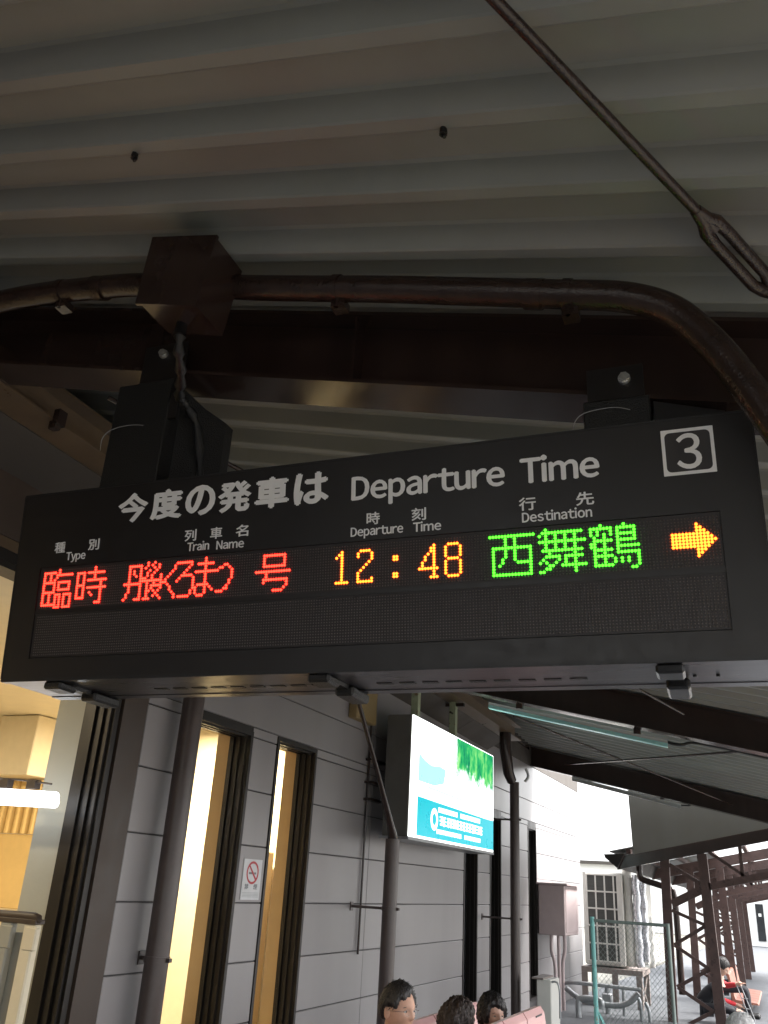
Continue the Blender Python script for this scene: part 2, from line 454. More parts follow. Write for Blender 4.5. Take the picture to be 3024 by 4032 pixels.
# tie rods
def kz(a, bb, d): return zo(bb) + SL * a + d
P0 = Vector((-0.32 - 0.155 * 3.4, 1.317 - 0.271 * 8.2, 0)); 
def rodpt(a, bb): return (a, bb, kz(a, bb, 0.30))
q = MB(KM)
d = (0.475, 0.822)
q.tube([rodpt(-0.32 - d[0] * 3.5, 1.317 - d[1] * 3.5), rodpt(0.118, 2.075)], 0.0155, 12)
q.build('tie_rod', brown_pipe, canopy)
q = MB(KM)
# turnbuckle: forged eye that opens into two legs
c0 = Vector(rodpt(0.105, 2.053)); c1 = Vector(rodpt(0.33, 2.46))
dv = (c1 - c0).normalized(); sv = dv.cross(Vector((0, 0, 1))).normalized(); sv = (sv * 0.75 + Vector((0, 0, 1)) * 0.5).normalized()
for s_ in (-1, 1):
    q.tube([c0, c0 + dv * 0.05 + sv * s_ * 0.006, c0 + dv * 0.085 + sv * s_ * 0.020, c0 + dv * 0.14 + sv * s_ * 0.024, c0 + dv * 0.36 + sv * s_ * 0.024, c0 + dv * 0.41 + sv * s_ * 0.012, c0 + dv * 0.45], [0.018, 0.020, 0.021, 0.0185, 0.0185, 0.020, 0.016], 12)
q.tube([c0 + dv * 0.03, c0 + dv * 0.095], [0.014, 0.023], 12)
q.build('turnbuckle', brown_pipe, canopy)
def ro(a, bb, d=0.24): return (a, bb, 3.14 - 0.00955 * bb + d + SL * a)
for p0, p1 in (((-2.42, 11.45), (0.95, 17.0)), ((-2.70, 16.36), (0.9, 9.3)), ((-2.9, 3.2), (-0.2, 8.9)), ((-0.2, 3.2), (-2.9, 8.9))):
    q = MB(KM); q.tube([ro(*p0), ro(*p1, 0.235)], 0.014, 8); q.build('tie_rod', brown, canopy)

# conduit pipe along the near rafter (drops at the right-hand end)
cond = thing('conduit_pipe', 'glossy brown conduit pipe clamped along the rafter and bending down at its right end', 'pipe', KM @ Vector((-0.5, 2.55, 3.0)))
KC = 0.93
def kc(p): return (p[0] * KC, p[1] * KC, 1.65 + (p[2] - 1.65) * KC)
cp = [(-3.9, 2.55, 4.19), (-3.117, 2.55, 4.195), (-2.824, 2.55, 4.185), (-2.55, 2.55, 4.155), (-2.301, 2.55, 4.12), (-1.9, 2.55, 4.03), (-1.633, 2.55, 3.957), (-1.053, 2.55, 3.823), (-0.70, 2.55, 3.735), (-0.325, 2.55, 3.640)]
cp = [kc(p) for p in cp]
CB = 2.55 * KC
def arc(p, n=6):
    out = []
    for i in range(len(p) - 1):
        p0 = Vector(p[max(i - 1, 0)]); p1 = Vector(p[i]); p2 = Vector(p[i + 1]); p3 = Vector(p[min(i + 2, len(p) - 1)])
        for j in range(n):
            t = j / n
            out.append(0.5 * ((2 * p1) + (p2 - p0) * t + (2 * p0 - 5 * p1 + 4 * p2 - p3) * t * t + (-p0 + 3 * p1 - 3 * p2 + p3) * t ** 3))
    out.append(Vector(p[-1])); return out
q = MB(KM); q.tube(arc(cp), 0.050, 24); q.build('pipe_run', brown_pipe, cond)
q = MB(KM); q.tube(arc([kc(p) for p in ((-0.325, 2.55, 3.640), (-0.133, 2.55, 3.588), (0.002, 2.55, 3.512), (0.083, 2.55, 3.418), (0.158, 2.55, 3.294), (0.227, 2.55, 3.150), (0.30, 2.55, 2.98), (0.42, 2.55, 2.70))]), 0.0505, 24); q.build('pipe_bend', brown_pipe, cond)
def pzc(a):
    for i in range(len(cp) - 1):
        if cp[i][0] <= a <= cp[i + 1][0]:
            t = (a - cp[i][0]) / (cp[i + 1][0] - cp[i][0]); return cp[i][2] * (1 - t) + cp[i + 1][2] * t
    return 3.63
for a in (-2.53, -1.17, -0.31):
    z = pzc(a); q = MB(KM)
    q.tube([(a - 0.014, CB, z + 0.003), (a + 0.014, CB, z - 0.003)], 0.0545, 24)
    q.box(a - 0.02, a + 0.035, CB - 0.005, CB + 0.05, z - 0.085, z - 0.05); q.tube([(a, CB, z - 0.045), (a, CB, z - 0.085)], 0.009, 8)
    q.build('clamp', brown_pipe, cond)
for a in (-2.32, -0.42):
    z = pzc(a); q = MB(KM); q.tube([(a - 0.03, CB, z + 0.005), (a + 0.03, CB, z - 0.01)], 0.0535, 24); q.build('coupling', brown_pipe, cond)

# junction box
jb = thing('junction_box', 'square dark brown metal box on the rafter above the left sign hanger', 'junction box', KM @ Vector((-2.0, 2.45, 3.80)))
q = MB(KM)
B0, B1 = 2.17, 2.37
q.hexa([(-1.913, B0, 3.655), (-1.652, B0, 3.59), (-1.652, B1, 3.59), (-1.913, B1, 3.655), (-1.897, B0, 3.962), (-1.606, B0, 3.897), (-1.606, B1, 3.897), (-1.897, B1, 3.962)])
q.build('box_body', brown, jb)
q = MB(KM)
q.hexa([(-1.923, B0 - 0.014, 3.645), (-1.643, B0 - 0.014, 3.578), (-1.643, B0, 3.578), (-1.923, B0, 3.645), (-1.905, B0 - 0.014, 3.968), (-1.598, B0 - 0.014, 3.902), (-1.598, B0, 3.902), (-1.905, B0, 3.968)])
q.build('box_lid', brown, jb)
q = MB(KM); q.tube([(-1.80, 2.30, 3.64), (-1.80, 2.30, 3.57)], [0.022, 0.026], 16); q.build('cable_gland', latch_m, jb)

# ------------------------------------------------------------------ departure sign
TL = rad(7.3)
SB, SZ = 2.685, 2.325       # bottom front edge of the sign in the canopy frame
# sign face frame: (p, q, n) with n towards the viewer
FM = KM @ Matrix(((1, 0, 0, 0), (0, -math.sin(TL), -math.cos(TL), SB), (0, math.cos(TL), -math.sin(TL), SZ), (0, 0, 0, 1)))
PL, PR, QT = -2.664, 0.222, 0.772
sign = thing('departure_sign', 'long black hanging LED departure board with white lettering and one lit line', 'departure sign', KM @ Vector((-1.22, 2.8, 2.325)))
q = MB(KM)
yb = 3.035; zt = SZ + QT * math.cos(TL); yt = SB - QT * math.sin(TL)
e = 0.012
# body behind the face plate
q.hexa([(PL + e, SB + 0.006, SZ + 0.004), (PR - e, SB + 0.006, SZ + 0.004), (PR - e, yb, SZ + 0.004), (PL + e, yb, SZ + 0.004),
        (PL + e, yt + 0.012, zt - 0.003), (PR - e, yt + 0.012, zt - 0.003), (PR - e, yb - 0.1, zt - 0.003), (PL + e, yb - 0.1, zt - 0.003)])
q.build('case', sign_case, sign)
# face plate as a frame around the display window
DL, DR, DB, DT = -2.540, 0.100, 0.078, 0.452
q = MB(FM)
t = 0.006
for (x0, x1, z0_, z1_) in ((PL, PR, DT, QT), (PL, PR, 0.0, DB), (PL, DL, DB, DT), (DR, PR, DB, DT)):
    q.box(x0, x1, z0_, z1_, -0.004, t)
q.build('face_plate', black_sign, sign)
# recessed LED modules
for (z0_, z1_) in ((0.2735, 0.4505), (0.0815, 0.2555)):
    q = MB(FM); q.box(DL + 0.002, DR - 0.002, z0_, z1_, -0.004, 0.0015); q.build('led_module', led_panel, sign)
q = MB(FM); q.box(DL, DR, 0.2557, 0.2733, -0.004, 0.0035); q.build('divider_bar', black_sign, sign)
# edge trim
for (x0, x1) in ((PL - 0.004, PL), (PR, PR + 0.004)):
    q = MB(FM); q.box(x0, x1, 0, QT, -0.03, 0.008); q.build('edge_trim', sign_case, sign)
q = MB(FM); q.box(PL, PR, -0.012, 0.0, -0.02, 0.009); q.build('bottom_trim', sign_case, sign)
q = MB(FM); q.box(PL, PR, QT, QT + 0.006, -0.03, 0.009); q.build('top_trim', sign_case, sign)
# underside pan with vent slots
q = MB(KM); q.box(PL + 0.004, PR - 0.004, SB + 0.028, yb - 0.055, SZ - 0.010, SZ + 0.003); q.build('underside_panel', sign_under, sign)
q = MB(KM); q.box(PL + 0.002, PR - 0.002, yb - 0.052, yb + 0.002, SZ - 0.013, SZ + 0.003); q.build('rear_rail', sign_under, sign)
q = MB(KM); q.box(PL + 0.002, PR - 0.002, SB - 0.004, SB + 0.024, SZ - 0.014, SZ + 0.003); q.build('front_rail', sign_under, sign)
sl = MB(KM)
slot_me = None
for k in range(20):
    x = -2.06 + k * 0.0865
    if -1.28 < x < -1.13: continue
    q = MB(KM); q.box(x, x + 0.058, 2.868, 2.892, SZ - 0.0125, SZ - 0.0085); q.build('vent_slot', cable_m, sign)
for a in (-2.42, -1.27, -0.10):
    q = MB(KM)
    q.box(a - 0.03, a + 0.055, SB - 0.004, SB + 0.10, SZ - 0.045, SZ - 0.014, bev=0.008)
    q.box(a - 0.01, a + 0.065, SB + 0.20, yb + 0.02, SZ - 0.05, SZ - 0.013, bev=0.008)
    q.box(a + 0.005, a + 0.045, SB + 0.08, SB + 0.24, SZ - 0.028, SZ - 0.012)
    q.build('latch', cable_m if a < -1 else latch_m, sign)
for a in (-2.55, -0.02, 0.05):
    q = MB(KM); q.tube([(a, 2.87, SZ - 0.009), (a, 2.87, SZ - 0.016)], 0.006, 8); q.build('screw', cable_m, sign)

# unlit LED dots: thousands of tiny studs, one part per module
NC, PC = 250, 0.010488
def colp(c): return -2.527 + (c + 0.5) * PC
def rowq(r): return 0.4362 - 0.01021 * r
def rowq2(r): return 0.2450 - 0.01021 * r
LIT = set()

GL = {}
GL['rin'] = (1, ['.......#......', '######.#......', '#..#..########', '#..#..#.......', '#..#.#........', '######.######.', '#....#.#....#.', '#....#.#....#.', '#....#.######.', '######........',
     '#..#..###.####', '#..#..#.#.#..#', '#..#..#.#.#..#', '#..#..#.#.#..#', '######.#.##..#'.replace('.#.##..#', '#.#.#..#'), '......###.####'])
GL['ji'] = (17, ['........#.....', '........#.....', '####.########.', '#..#....#.....', '#..#....#.....', '#..#.#########', '#..#.......#..', '####.......#..', '#..#.#########', '#..#.......#..', '#..#..#....#..', '#..#...#...#..', '####.......#..', '...........#..', '.........###..'])
GL['tan'] = (39, ['........', '..######', '..#....#', '..#.#..#', '..#.#..#', '..#..#.#', '..#....#', '..#....#', '########', '..#....#', '..#....#', '..#....#', '.#.....#', '.#.....#', '#....###'])
GL['ato'] = (47, ['..#..#....', '..#.#..#..', '.#...#.#..', '...#..#...', '..#..#....', '..#.#...#.', '##..#...#.', '#########.', '..#..#..##', '..#.#####.', '..#.#...#.', '..##.#.#..', '..#...#...', '..#..#.#..', '.###....#.'])
GL['ku'] = (57, ['......', '.....#', '....#.', '....#.', '...#..', '..#...', '.#....', '#.....', '#.....', '.#....', '..#...', '..#...', '...#..', '....#.', '....#.'])
GL['ro'] = (62, ['........', '.######.', '......#.', '.....#..', '....#...', '...#....', '..#####.', '.#.....#', '#......#', '.......#', '.......#', '.......#', '......#.', '......#.', '.#####..'])
GL['ma'] = (70, ['....#....', '....#....', '.#######.', '....#....', '....#....', '########.', '....#....', '....#....', '....#....', '....#....', '.#####...', '#...#.#..', '#...#..#.', '#...#....', '.###.....'])
GL['tsu'] = (78, ['........', '........', '........', '....##..', '..##..#.', '##.....#', '.......#', '.......#', '.......#', '......#.', '......#.', '.....#..', '....##..', '.###....'])
GL['go'] = (95, ['..............', '...#########..', '...#.......#..', '...#.......#..', '...#.......#..', '...#########..', '..............', '##############', '....#.........', '....#.........', '...##########.', '...#........#.', '............#.', '...........#..', '.......####...'])
GL['1'] = (126, ['', '', '..#..', '.##..', '#.#..', '..#..', '..#..', '..#..', '..#..', '..#..', '..#..', '..#..', '..#..', '#####'])
GL['2'] = (134, ['', '', '.####.', '#....#', '#....#', '.....#', '....#.', '...#..', '..#...', '.#....', '#.....', '#.....', '#....#'.replace('#....#', '#....#'), '######'])
GL['c'] = (147, ['', '', '', '', '', '##', '##', '', '', '', '', '##', '##'])
GL['4'] = (156, ['', '', '.....#.', '....##.', '....##.', '...#.#.', '..#..#.', '..#..#.', '.#...#.', '.#...#.', '#######', '.....#.', '.....#.', '....###'])
GL['8'] = (165, ['', '', '.####.', '#....#', '#....#', '#....#', '#....#', '.####.', '#....#', '#....#', '#....#', '#....#', '#....#', '.####.'])
GL['nishi'] = (180, ['', '###############', '.....#..#......', '.....#..#......', '.....#..#......', '.#############.', '.#...#..#....#.', '.#...#..#....#.', '.#...#..#....#.', '.#..#...#....#.', '.#..#....#####.', '.#.#.........#.', '.#...........#.', '.#...........#.', '.#############.'])
GL['mai'] = (196, ['..#............', '.#############.', '#.#..#..#..#...', '..#..#..#..#...', '###############', '..#..#..#..#...', '..#..#..#..#...', '.#############.', '...#.......#...', '..#####.######.', '.#....#.#..#...', '#.#..#..#..#...', '...##..########', '..##.......#...', '##.........#...'])
GL['tsuru'] = (212, ['...#......#....', '#######.######.', '#.#...#.#....#.', '#.#.#.#.######.', '.#..#...#....#.', '.######.######.', '##..#...#......', '##..#...#######', '.######.#......', '.#..#...#######', '.######.......#', '.#..#..#.#.#..#', '.#..#..#.#.#..#', '.######.......#', '............##.'])
GL['arrow'] = (236, ['', '', '.......#.....', '.......##....', '.......###...', '###########..', '############.', '#############', '############.', '###########..', '.......###...', '.......##....', '.......#.....'])
WORDS = [('rin', 'red', 'red lit character 臨'), ('ji', 'red', 'red lit character 時'), ('tan', 'red', 'red lit character 丹'), ('ato', 'red', 'red lit character 後'), ('ku', 'red', 'red lit character く'),
         ('ro', 'red', 'red lit character ろ'), ('ma', 'red', 'red lit character ま'), ('tsu', 'red', 'red lit character つ'), ('go', 'red', 'red lit character 号'),
         ('1', 'amber', 'amber lit digit 1'), ('2', 'amber', 'amber lit digit 2'), ('c', 'amber', 'amber lit colon'), ('4', 'amber', 'amber lit digit 4'), ('8', 'amber', 'amber lit digit 8'),
         ('nishi', 'green', 'green lit character 西'), ('mai', 'green', 'green lit character 舞'), ('tsuru', 'green', 'green lit character 鶴'), ('arrow', 'amber', 'amber lit arrow pointing right')]
led_mat = {
    'red': mat('lit_red_led', (0.3, 0.02, 0.02), 0.4, emit=(1.0, 0.016, 0.008), estr=3.2),
    'amber': mat('lit_amber_led', (0.3, 0.15, 0.02), 0.4, emit=(1.0, 0.10, 0.008), estr=2.6),
    'green': mat('lit_green_led', (0.05, 0.3, 0.02), 0.4, emit=(0.05, 1.0, 0.015), estr=1.5),
}
def led_char(key, colr, label):
    c0, rows = GL[key]
    q = MB(FM)
    for r, line in enumerate(rows):
        for c, ch in enumerate(line):
            if ch != '#': continue
            LIT.add((c0 + c, r))
            x, z = colp(c0 + c), rowq(r)
            n = 8; vs = []
            for (rr, hh) in ((0.0049, 0.0015), (0.0047, 0.0035), (0.0030, 0.0052)):
                for k in range(n):
                    a = 2 * math.pi * k / n
                    vs.append((x + rr * math.cos(a), z + rr * math.sin(a), hh))
            fs = [(k, (k + 1) % n, n + (k + 1) % n, n + k) for k in range(n)] + [(n + k, n + (k + 1) % n, 2 * n + (k + 1) % n, 2 * n + k) for k in range(n)] + [list(range(2 * n, 3 * n))]
            q.add(vs, fs)
    return q.build('led_character', led_mat[colr], sign, label=label, fix=False)
for w in WORDS: led_char(*w)
for rq in (rowq, rowq2):
    q = MB(FM)
    for c in range(NC):
        for r in range(16):
            if rq is rowq and (c, r) in LIT: continue
            x, z = colp(c), rq(r); s_ = 0.0024
            q.add([(x - s_, z - s_, 0.0015), (x + s_, z - s_, 0.0015), (x + s_, z + s_, 0.0015), (x - s_, z + s_, 0.0015), (x, z, 0.0038)], [(0, 1, 4), (1, 2, 4), (2, 3, 4), (3, 0, 4)])
    stuff(q.build('unlit_led_grid', led_off, sign, fix=False))

# sign lettering
def text_mesh(s, bold=0.0, res=4):
    c = bpy.data.curves.new('lettering', 'FONT'); c.body = s; c.offset = bold; c.resolution_u = res
    c.fill_mode = 'FRONT'
    o = bpy.data.objects.new('lettering_tmp', c); COL.objects.link(o)
    dg = bpy.context.evaluated_depsgraph_get(); dg.update()
    me = o.evaluated_get(dg).to_mesh()
    vs = [(v.co.x, v.co.y) for v in me.vertices]; fs = [list(p.vertices) for p in me.polygons]
    o.evaluated_get(dg).to_mesh_clear()
    bpy.data.objects.remove(o); bpy.data.curves.remove(c)
    return vs, fs
CAPH = {}
def lettering(s, F, x0, x1, y0, y1, depth, ma, parent, bold=0.012, baseline=None, cap=None, name='lettering', label=None):
    vs, fs = text_mesh(s, bold)
    xs = [v[0] for v in vs]; ys = [v[1] for v in vs]
    sx = (x1 - x0) / (max(xs) - min(xs)); ox = x0 - min(xs) * sx
    if cap is not None:
        if bold not in CAPH:
            tv, _ = text_mesh('T', bold); CAPH[bold] = (min(v[1] for v in tv), max(v[1] for v in tv))
        lo, hi = CAPH[bold]
        sy = cap / (hi - lo); oy = baseline - lo * sy
    else:
        sy = (y1 - y0) / (max(ys) - min(ys)); oy = y0 - min(ys) * sy
    P = [(x * sx + ox, y * sy + oy) for x, y in vs]
    q = MB(F)
    q.add([(x, y, depth) for x, y in P], fs)
    q.add([(x, y, depth - 0.0008) for x, y in P], [list(reversed(f)) for f in fs])
    # walls along the outline
    cnt = {}
    for f in fs:
        for i in range(len(f)):
            a, b2 = f[i], f[(i + 1) % len(f)]
            cnt[(a, b2)] = cnt.get((a, b2), 0) + 1
    nP = len(P)
    q.add([(x, y, depth) for x, y in P] + [(x, y, depth - 0.0008) for x, y in P], [(a, nP + a, nP + b2, b2) for (a, b2) in cnt if (b2, a) not in cnt])
    return q.build(name, ma, parent, label=label, fix=False)
DEP = 0.0072
BB = {}
def wide(ch):
    if ch not in BB:
        BB[ch] = text_mesh(chr(ord(ch) + 0xFEE0), 0.0)
    return BB[ch]
def glyphs(items, F, depth, ma, parent, bw, name='lettering', label=None):
    """items: (verts, faces, sx, sy, ox, oy); strokes thickened by stacking shifted copies"""
    q = MB(F)
    for (vs, fs, sx, sy, ox, oy) in items:
        for k, (dx, dy) in enumerate(((-1, 0), (1, 0), (0, 0.7), (0, -0.7), (0, 0))):
            d = depth + k * 0.00012
            P = [(x * sx + ox + dx * bw, y * sy + oy + dy * bw) for x, y in vs]
            q.add([(x, y, d) for x, y in P], fs)
            cnt = set()
            for f in fs:
                for i in range(len(f)): cnt.add((f[i], f[(i + 1) % len(f)]))
            n = len(P)
            q.add([(x, y, d) for x, y in P] + [(x, y, 0.0045) for x, y in P], [(a, n + a, n + b2, b2) for (a, b2) in cnt if (b2, a) not in cnt])
    return q.build(name, ma, parent, label=label, fix=False)
def SL_(s, x0, x1, y0, y1, bold=0.0, baseline=None, cap=None, label=None):
    if baseline is None:
        vs, fs = text_mesh(s, 0.0)
        xs = [v[0] for v in vs]; ys = [v[1] for v in vs]
        bw = bold
        sx = (x1 - x0 - 2 * bw) / (max(xs) - min(xs)); sy = (y1 - y0 - 2 * bw) / (max(ys) - min(ys))
        return glyphs([(vs, fs, sx, sy, x0 + bw - min(xs) * sx, y0 + bw - min(ys) * sy)], FM, DEP, letter, sign, bw, label=label)
    hv, _ = wide('H'); hlo, hhi = min(v[1] for v in hv), max(v[1] for v in hv)
    sy = (cap - 2 * bold * 0.7) / (hhi - hlo)
    gap = 0.105
    pens = []; pen = 0.0
    for ch in s:
        vs, fs = wide(ch); lo, hi = min(v[0] for v in vs), max(v[0] for v in vs)
        gg = gap * (0.45 if ch in 'rtTfy' else 1.0)
        pens.append((vs, fs, lo, pen)); pen += (hi - lo) + gg
    last = s[-1]; pen -= gap * (0.45 if last in 'rtTfy' else 1.0)
    sx = (x1 - x0 - 2 * bold) / pen
    items = [(vs, fs, sx, sy, x0 + bold + (p - lo) * sx, baseline + 0.7 * bold - hlo * sy) for (vs, fs, lo, p) in pens]
    return glyphs(items, FM, DEP, letter, sign, bold, label=label)
# the big heading, one part per character
hx = [(-2.178, -2.033), (-2.020, -1.872), (-1.858, -1.722), (-1.710, -1.563), (-1.548, -1.402), (-1.382, -1.238)]
for ch, (x0, x1) in zip('今度の発車は', hx):
    SL_(ch, x0, x1, 0.608, 0.738, bold=0.0065)
SL_('Departure', -1.147, -0.575, 0, 0, bold=0.0034, baseline=0.607, cap=0.091)
SL_('Time', -0.522, -0.256, 0, 0, bold=0.0034, baseline=0.605, cap=0.091)
for ch, x0, x1 in (('種', -2.477, -2.423), ('別', -2.307, -2.253), ('列', -1.849, -1.796), ('車', -1.734, -1.681), ('名', -1.622, -1.567), ('時', -1.085, -1.034), ('刻', -0.914, -0.860), ('行', -0.530, -0.472), ('先', -0.339, -0.280)):
    SL_(ch, x0, x1, 0.509, 0.556, bold=0.0010)
for s_, x0, x1, bl in (('Type', -2.413, -2.316, 0.475), ('Train', -1.833, -1.735, 0.469), ('Name', -1.703, -1.583, 0.466), ('Departure', -1.146, -0.945, 0.470), ('Time', -0.908, -0.805, 0.468), ('Destination', -0.521, -0.289, 0.468)):
    SL_(s_, x0, x1, 0, 0, bold=0.0010, baseline=bl, cap=0.034)
# platform number plate
bx0, bx1, by0, by1 = -0.055, 0.105, 0.581, 0.738
q = MB(FM)
w = 0.0105; r_ = 0.016
def rr(x0, x1, y0, y1, r, n=5):
    pts = []
    for cx, cy, a0 in ((x1 - r, y1 - r, 0), (x0 + r, y1 - r, 90), (x0 + r, y0 + r, 180), (x1 - r, y0 + r, 270)):
        for k in range(n + 1):
            a = rad(a0 + 90 * k / n); pts.append((cx + r * math.cos(a), cy + r * math.sin(a)))
    return pts
po = rr(bx0, bx1, by0, by1, 0.002); pi_ = rr(bx0 + w, bx1 - w, by0 + w, by1 - w, r_)
n = len(po)
q.add([(x, y, DEP + 0.001) for x, y in po] + [(x, y, DEP + 0.001) for x, y in pi_] + [(x, y, 0.006) for x, y in po] + [(x, y, 0.006) for x, y in pi_],
      [(k, (k + 1) % n, n + (k + 1) % n, n + k) for k in range(n)] + [(k, 2 * n + k, 2 * n + (k + 1) % n, (k + 1) % n) for k in range(n)] + [(n + k, n + (k + 1) % n, 3 * n + (k + 1) % n, 3 * n + k) for k in range(n)])
q.build('number_border', letter, sign, fix=False)
q = MB(FM); q.box(bx0 + w * 0.8, bx1 - w * 0.8, by0 + w * 0.8, by1 - w * 0.8, 0.0062, 0.0066)
q.build('number_plate', mat('dark_number_plate', (0.032, 0.029, 0.030), 0.35), sign)
SL_('３', -0.012, 0.0645, 0.598, 0.722, bold=0.0025, label='white platform number 3')

# sign hangers: bracket box, plate with bolt
for k, (a0, a1, c0_, c1_, ab, zb) in enumerate(((-2.335, -1.925, -2.205, -1.985, -2.10, 3.735), (-0.300, -0.080, -0.285, -0.095, -0.158, 3.285))):
    h = thing('sign_hanger', ('wide black hanger bracket under the junction box at the left of the board' if k == 0 else 'narrow black hanger bracket with bright bolt above the number 3'), 'hanger', KM @ Vector(((a0 + a1) / 2, 2.72, 3.09)), 'black hangers carrying the departure board')
    zt_ = zb - 0.115 if k == 0 else zb + 0.0
    q = MB(KM)
    if k == 0:
        q.box(a0 + 0.03, a1 - 0.10, 2.597, 2.90, 3.092, zt_ - 0.02, bev=0.004)
        q.hexa([(-2.04, 2.66, 3.092), (-1.90, 2.86, 3.092), (-1.90, 2.92, 3.092), (-2.04, 2.90, 3.092), (-2.04, 2.66, 3.58), (-1.90, 2.86, 3.50), (-1.90, 2.92, 3.50), (-2.04, 2.90, 3.58)])
    else:
        q.box(a0, a1, 2.597, 2.86, 3.092, 3.21, bev=0.004)
    q.build('hanger_box', cable_m, h)
    q = MB(KM)
    q.box(c0_, c1_, 2.603, 2.615, (3.12 if k else 3.40), zb + 0.055)
    q.build('hanger_plate', black_sign, h)
    q = MB(KM); q.tube([(ab, 2.604, zb), (ab, 2.592, zb)], 0.021, 14); q.tube([(ab, 2.592, zb), (ab, 2.578, zb)], 0.0165, 6); q.build('bolt', bolt_m, h)
    # lifting wire loop
    q = MB(KM)
    if k == 0: q.tube(arc([(-2.33, 2.59, 3.28), (-2.33, 2.588, 3.34), (-2.29, 2.588, 3.375), (-2.2, 2.588, 3.385), (-2.13, 2.59, 3.375)]), 0.0016, 6)
    else: q.tube(arc([(-0.345, 2.62, 3.085), (-0.33, 2.60, 3.14), (-0.29, 2.59, 3.165), (-0.20, 2.59, 3.172), (-0.145, 2.59, 3.155)]), 0.0016, 6)
    q.build('wire', wire_m, h)
# tape-wrapped cable drop beside the left hanger
q = MB(KM)
q.tube(arc([(-1.80, 2.30, 3.58), (-1.82, 2.34, 3.52), (-1.86, 2.43, 3.48), (-1.93, 2.53, 3.47), (-1.95, 2.57, 3.47), (-1.95, 2.62, 3.46), (-1.93, 2.70, 3.38), (-1.92, 2.78, 3.1)], 4), [0.019 + 0.007 * math.sin(i * 2.1) for i in range(29)], 10)
o = q.build('cable', cable_m); tag(o, 'black taped cable drooping from the junction box to the departure board', 'cable')
# plank-like cross plate on the right end, above the sign
q = MB(KM); q.hexa([(-0.07, 2.63, 3.10), (0.15, 2.63, 3.10), (0.15, 2.80, 3.10), (-0.07, 2.80, 3.10), (-0.07, 2.63, 3.20), (0.15, 2.63, 3.13), (0.15, 2.80, 3.13), (-0.07, 2.80, 3.20)])
o = q.build('mounting_bracket', sign_case, sign)

# ------------------------------------------------------------------ station building
WX = -3.9
bld = thing('station_building', 'grey panelled station building with tall narrow dark framed windows', 'building', (-6.5, 6, 0))
openings = [(1.2, 4.54, 0.0, 3.30), (5.42, 6.22, 0.05, 2.75), (6.63, 7.38, 0.05, 2.78), (11.9, 12.52, 0.05, 2.72), (13.13, 13.72, 0.05, 2.70), (15.4, 15.98, 0.05, 2.70)]
WT = 3.74
segs = [(-8.0, 1.2), (4.54, 4.82), (4.82, 5.42), (6.22, 6.63), (7.38, 11.9), (12.52, 13.13), (13.72, 15.4), (15.98, 19.9)]
# structural wall behind the panels
q = MB()
ths = -4.16
ys = [-8.0]
for (y0, y1, z0_, z1_) in openings:
    q.box(ths, WX - 0.02, ys[-1], y0, -0.4, WT); q.box(ths, WX - 0.02, y0, y1, z1_, WT)
    if z0_ > 0: q.box(ths, WX - 0.02, y0, y1, -0.4, z0_)
    ys.append(y1)
q.box(ths, WX - 0.02, ys[-1], 19.9, -0.4, WT)
q.build('wall_core', joint_m, bld)
# cladding panels, every one its own piece
JZ = [-0.3, 0.19, 0.61, 1.03, 1.45, 1.87, 2.29, 2.71, 3.13, 3.74]
vj = {(7.38, 11.9): [8.72], (15.98, 19.9): [17.2, 18.5], (13.72, 15.4): [], (-8.0, 1.2): [-5, -2]}
g = 0.0042
for (y0, y1) in segs:
    if (y0, y1) == (4.54, 4.82): continue
    cuts = [y0] + vj.get((y0, y1), []) + [y1]
    for c in range(len(cuts) - 1):
        for r in range(len(JZ) - 1):
            if JZ[r] >= 2.7: continue
            q = MB(); dx = random.uniform(-0.0015, 0.0015)
            q.box(WX - 0.018, WX + dx, cuts[c] + g, cuts[c + 1] - g, JZ[r] + g, JZ[r + 1] - g, bev=0.004)
            q.build('wall_panel', panel_m, bld)
# long panels over the windows
for r in (7, 8):
    cuts = [4.82, 8.72, 12.9, 16.6, 19.9]
    for c in range(len(cuts) - 1):
        q = MB(); q.box(WX - 0.018, WX + random.uniform(-0.001, 0.001), cuts[c] + g, cuts[c + 1] - g, (2.79 if r == 7 else JZ[r]) + g, JZ[r + 1] - g, bev=0.004)
        q.build('wall_panel', panel_m, bld)
# strips closing the gap between window heads and the long panels
for (y0, y1, z0_, z1_) in openings[1:]:
    if z1_ < 2.77:
        q = MB(); q.box(WX - 0.018, WX - 0.002, y0, y1, z1_ + 0.002, 2.79); q.build('head_flashing', frame_m, bld)
for (y0, y1) in segs[2:]:
    q = MB(); q.box(WX - 0.018, WX - 0.001, y0 + g, y1 - g, 2.716, 2.784); q.build('flashing', panel_m, bld)
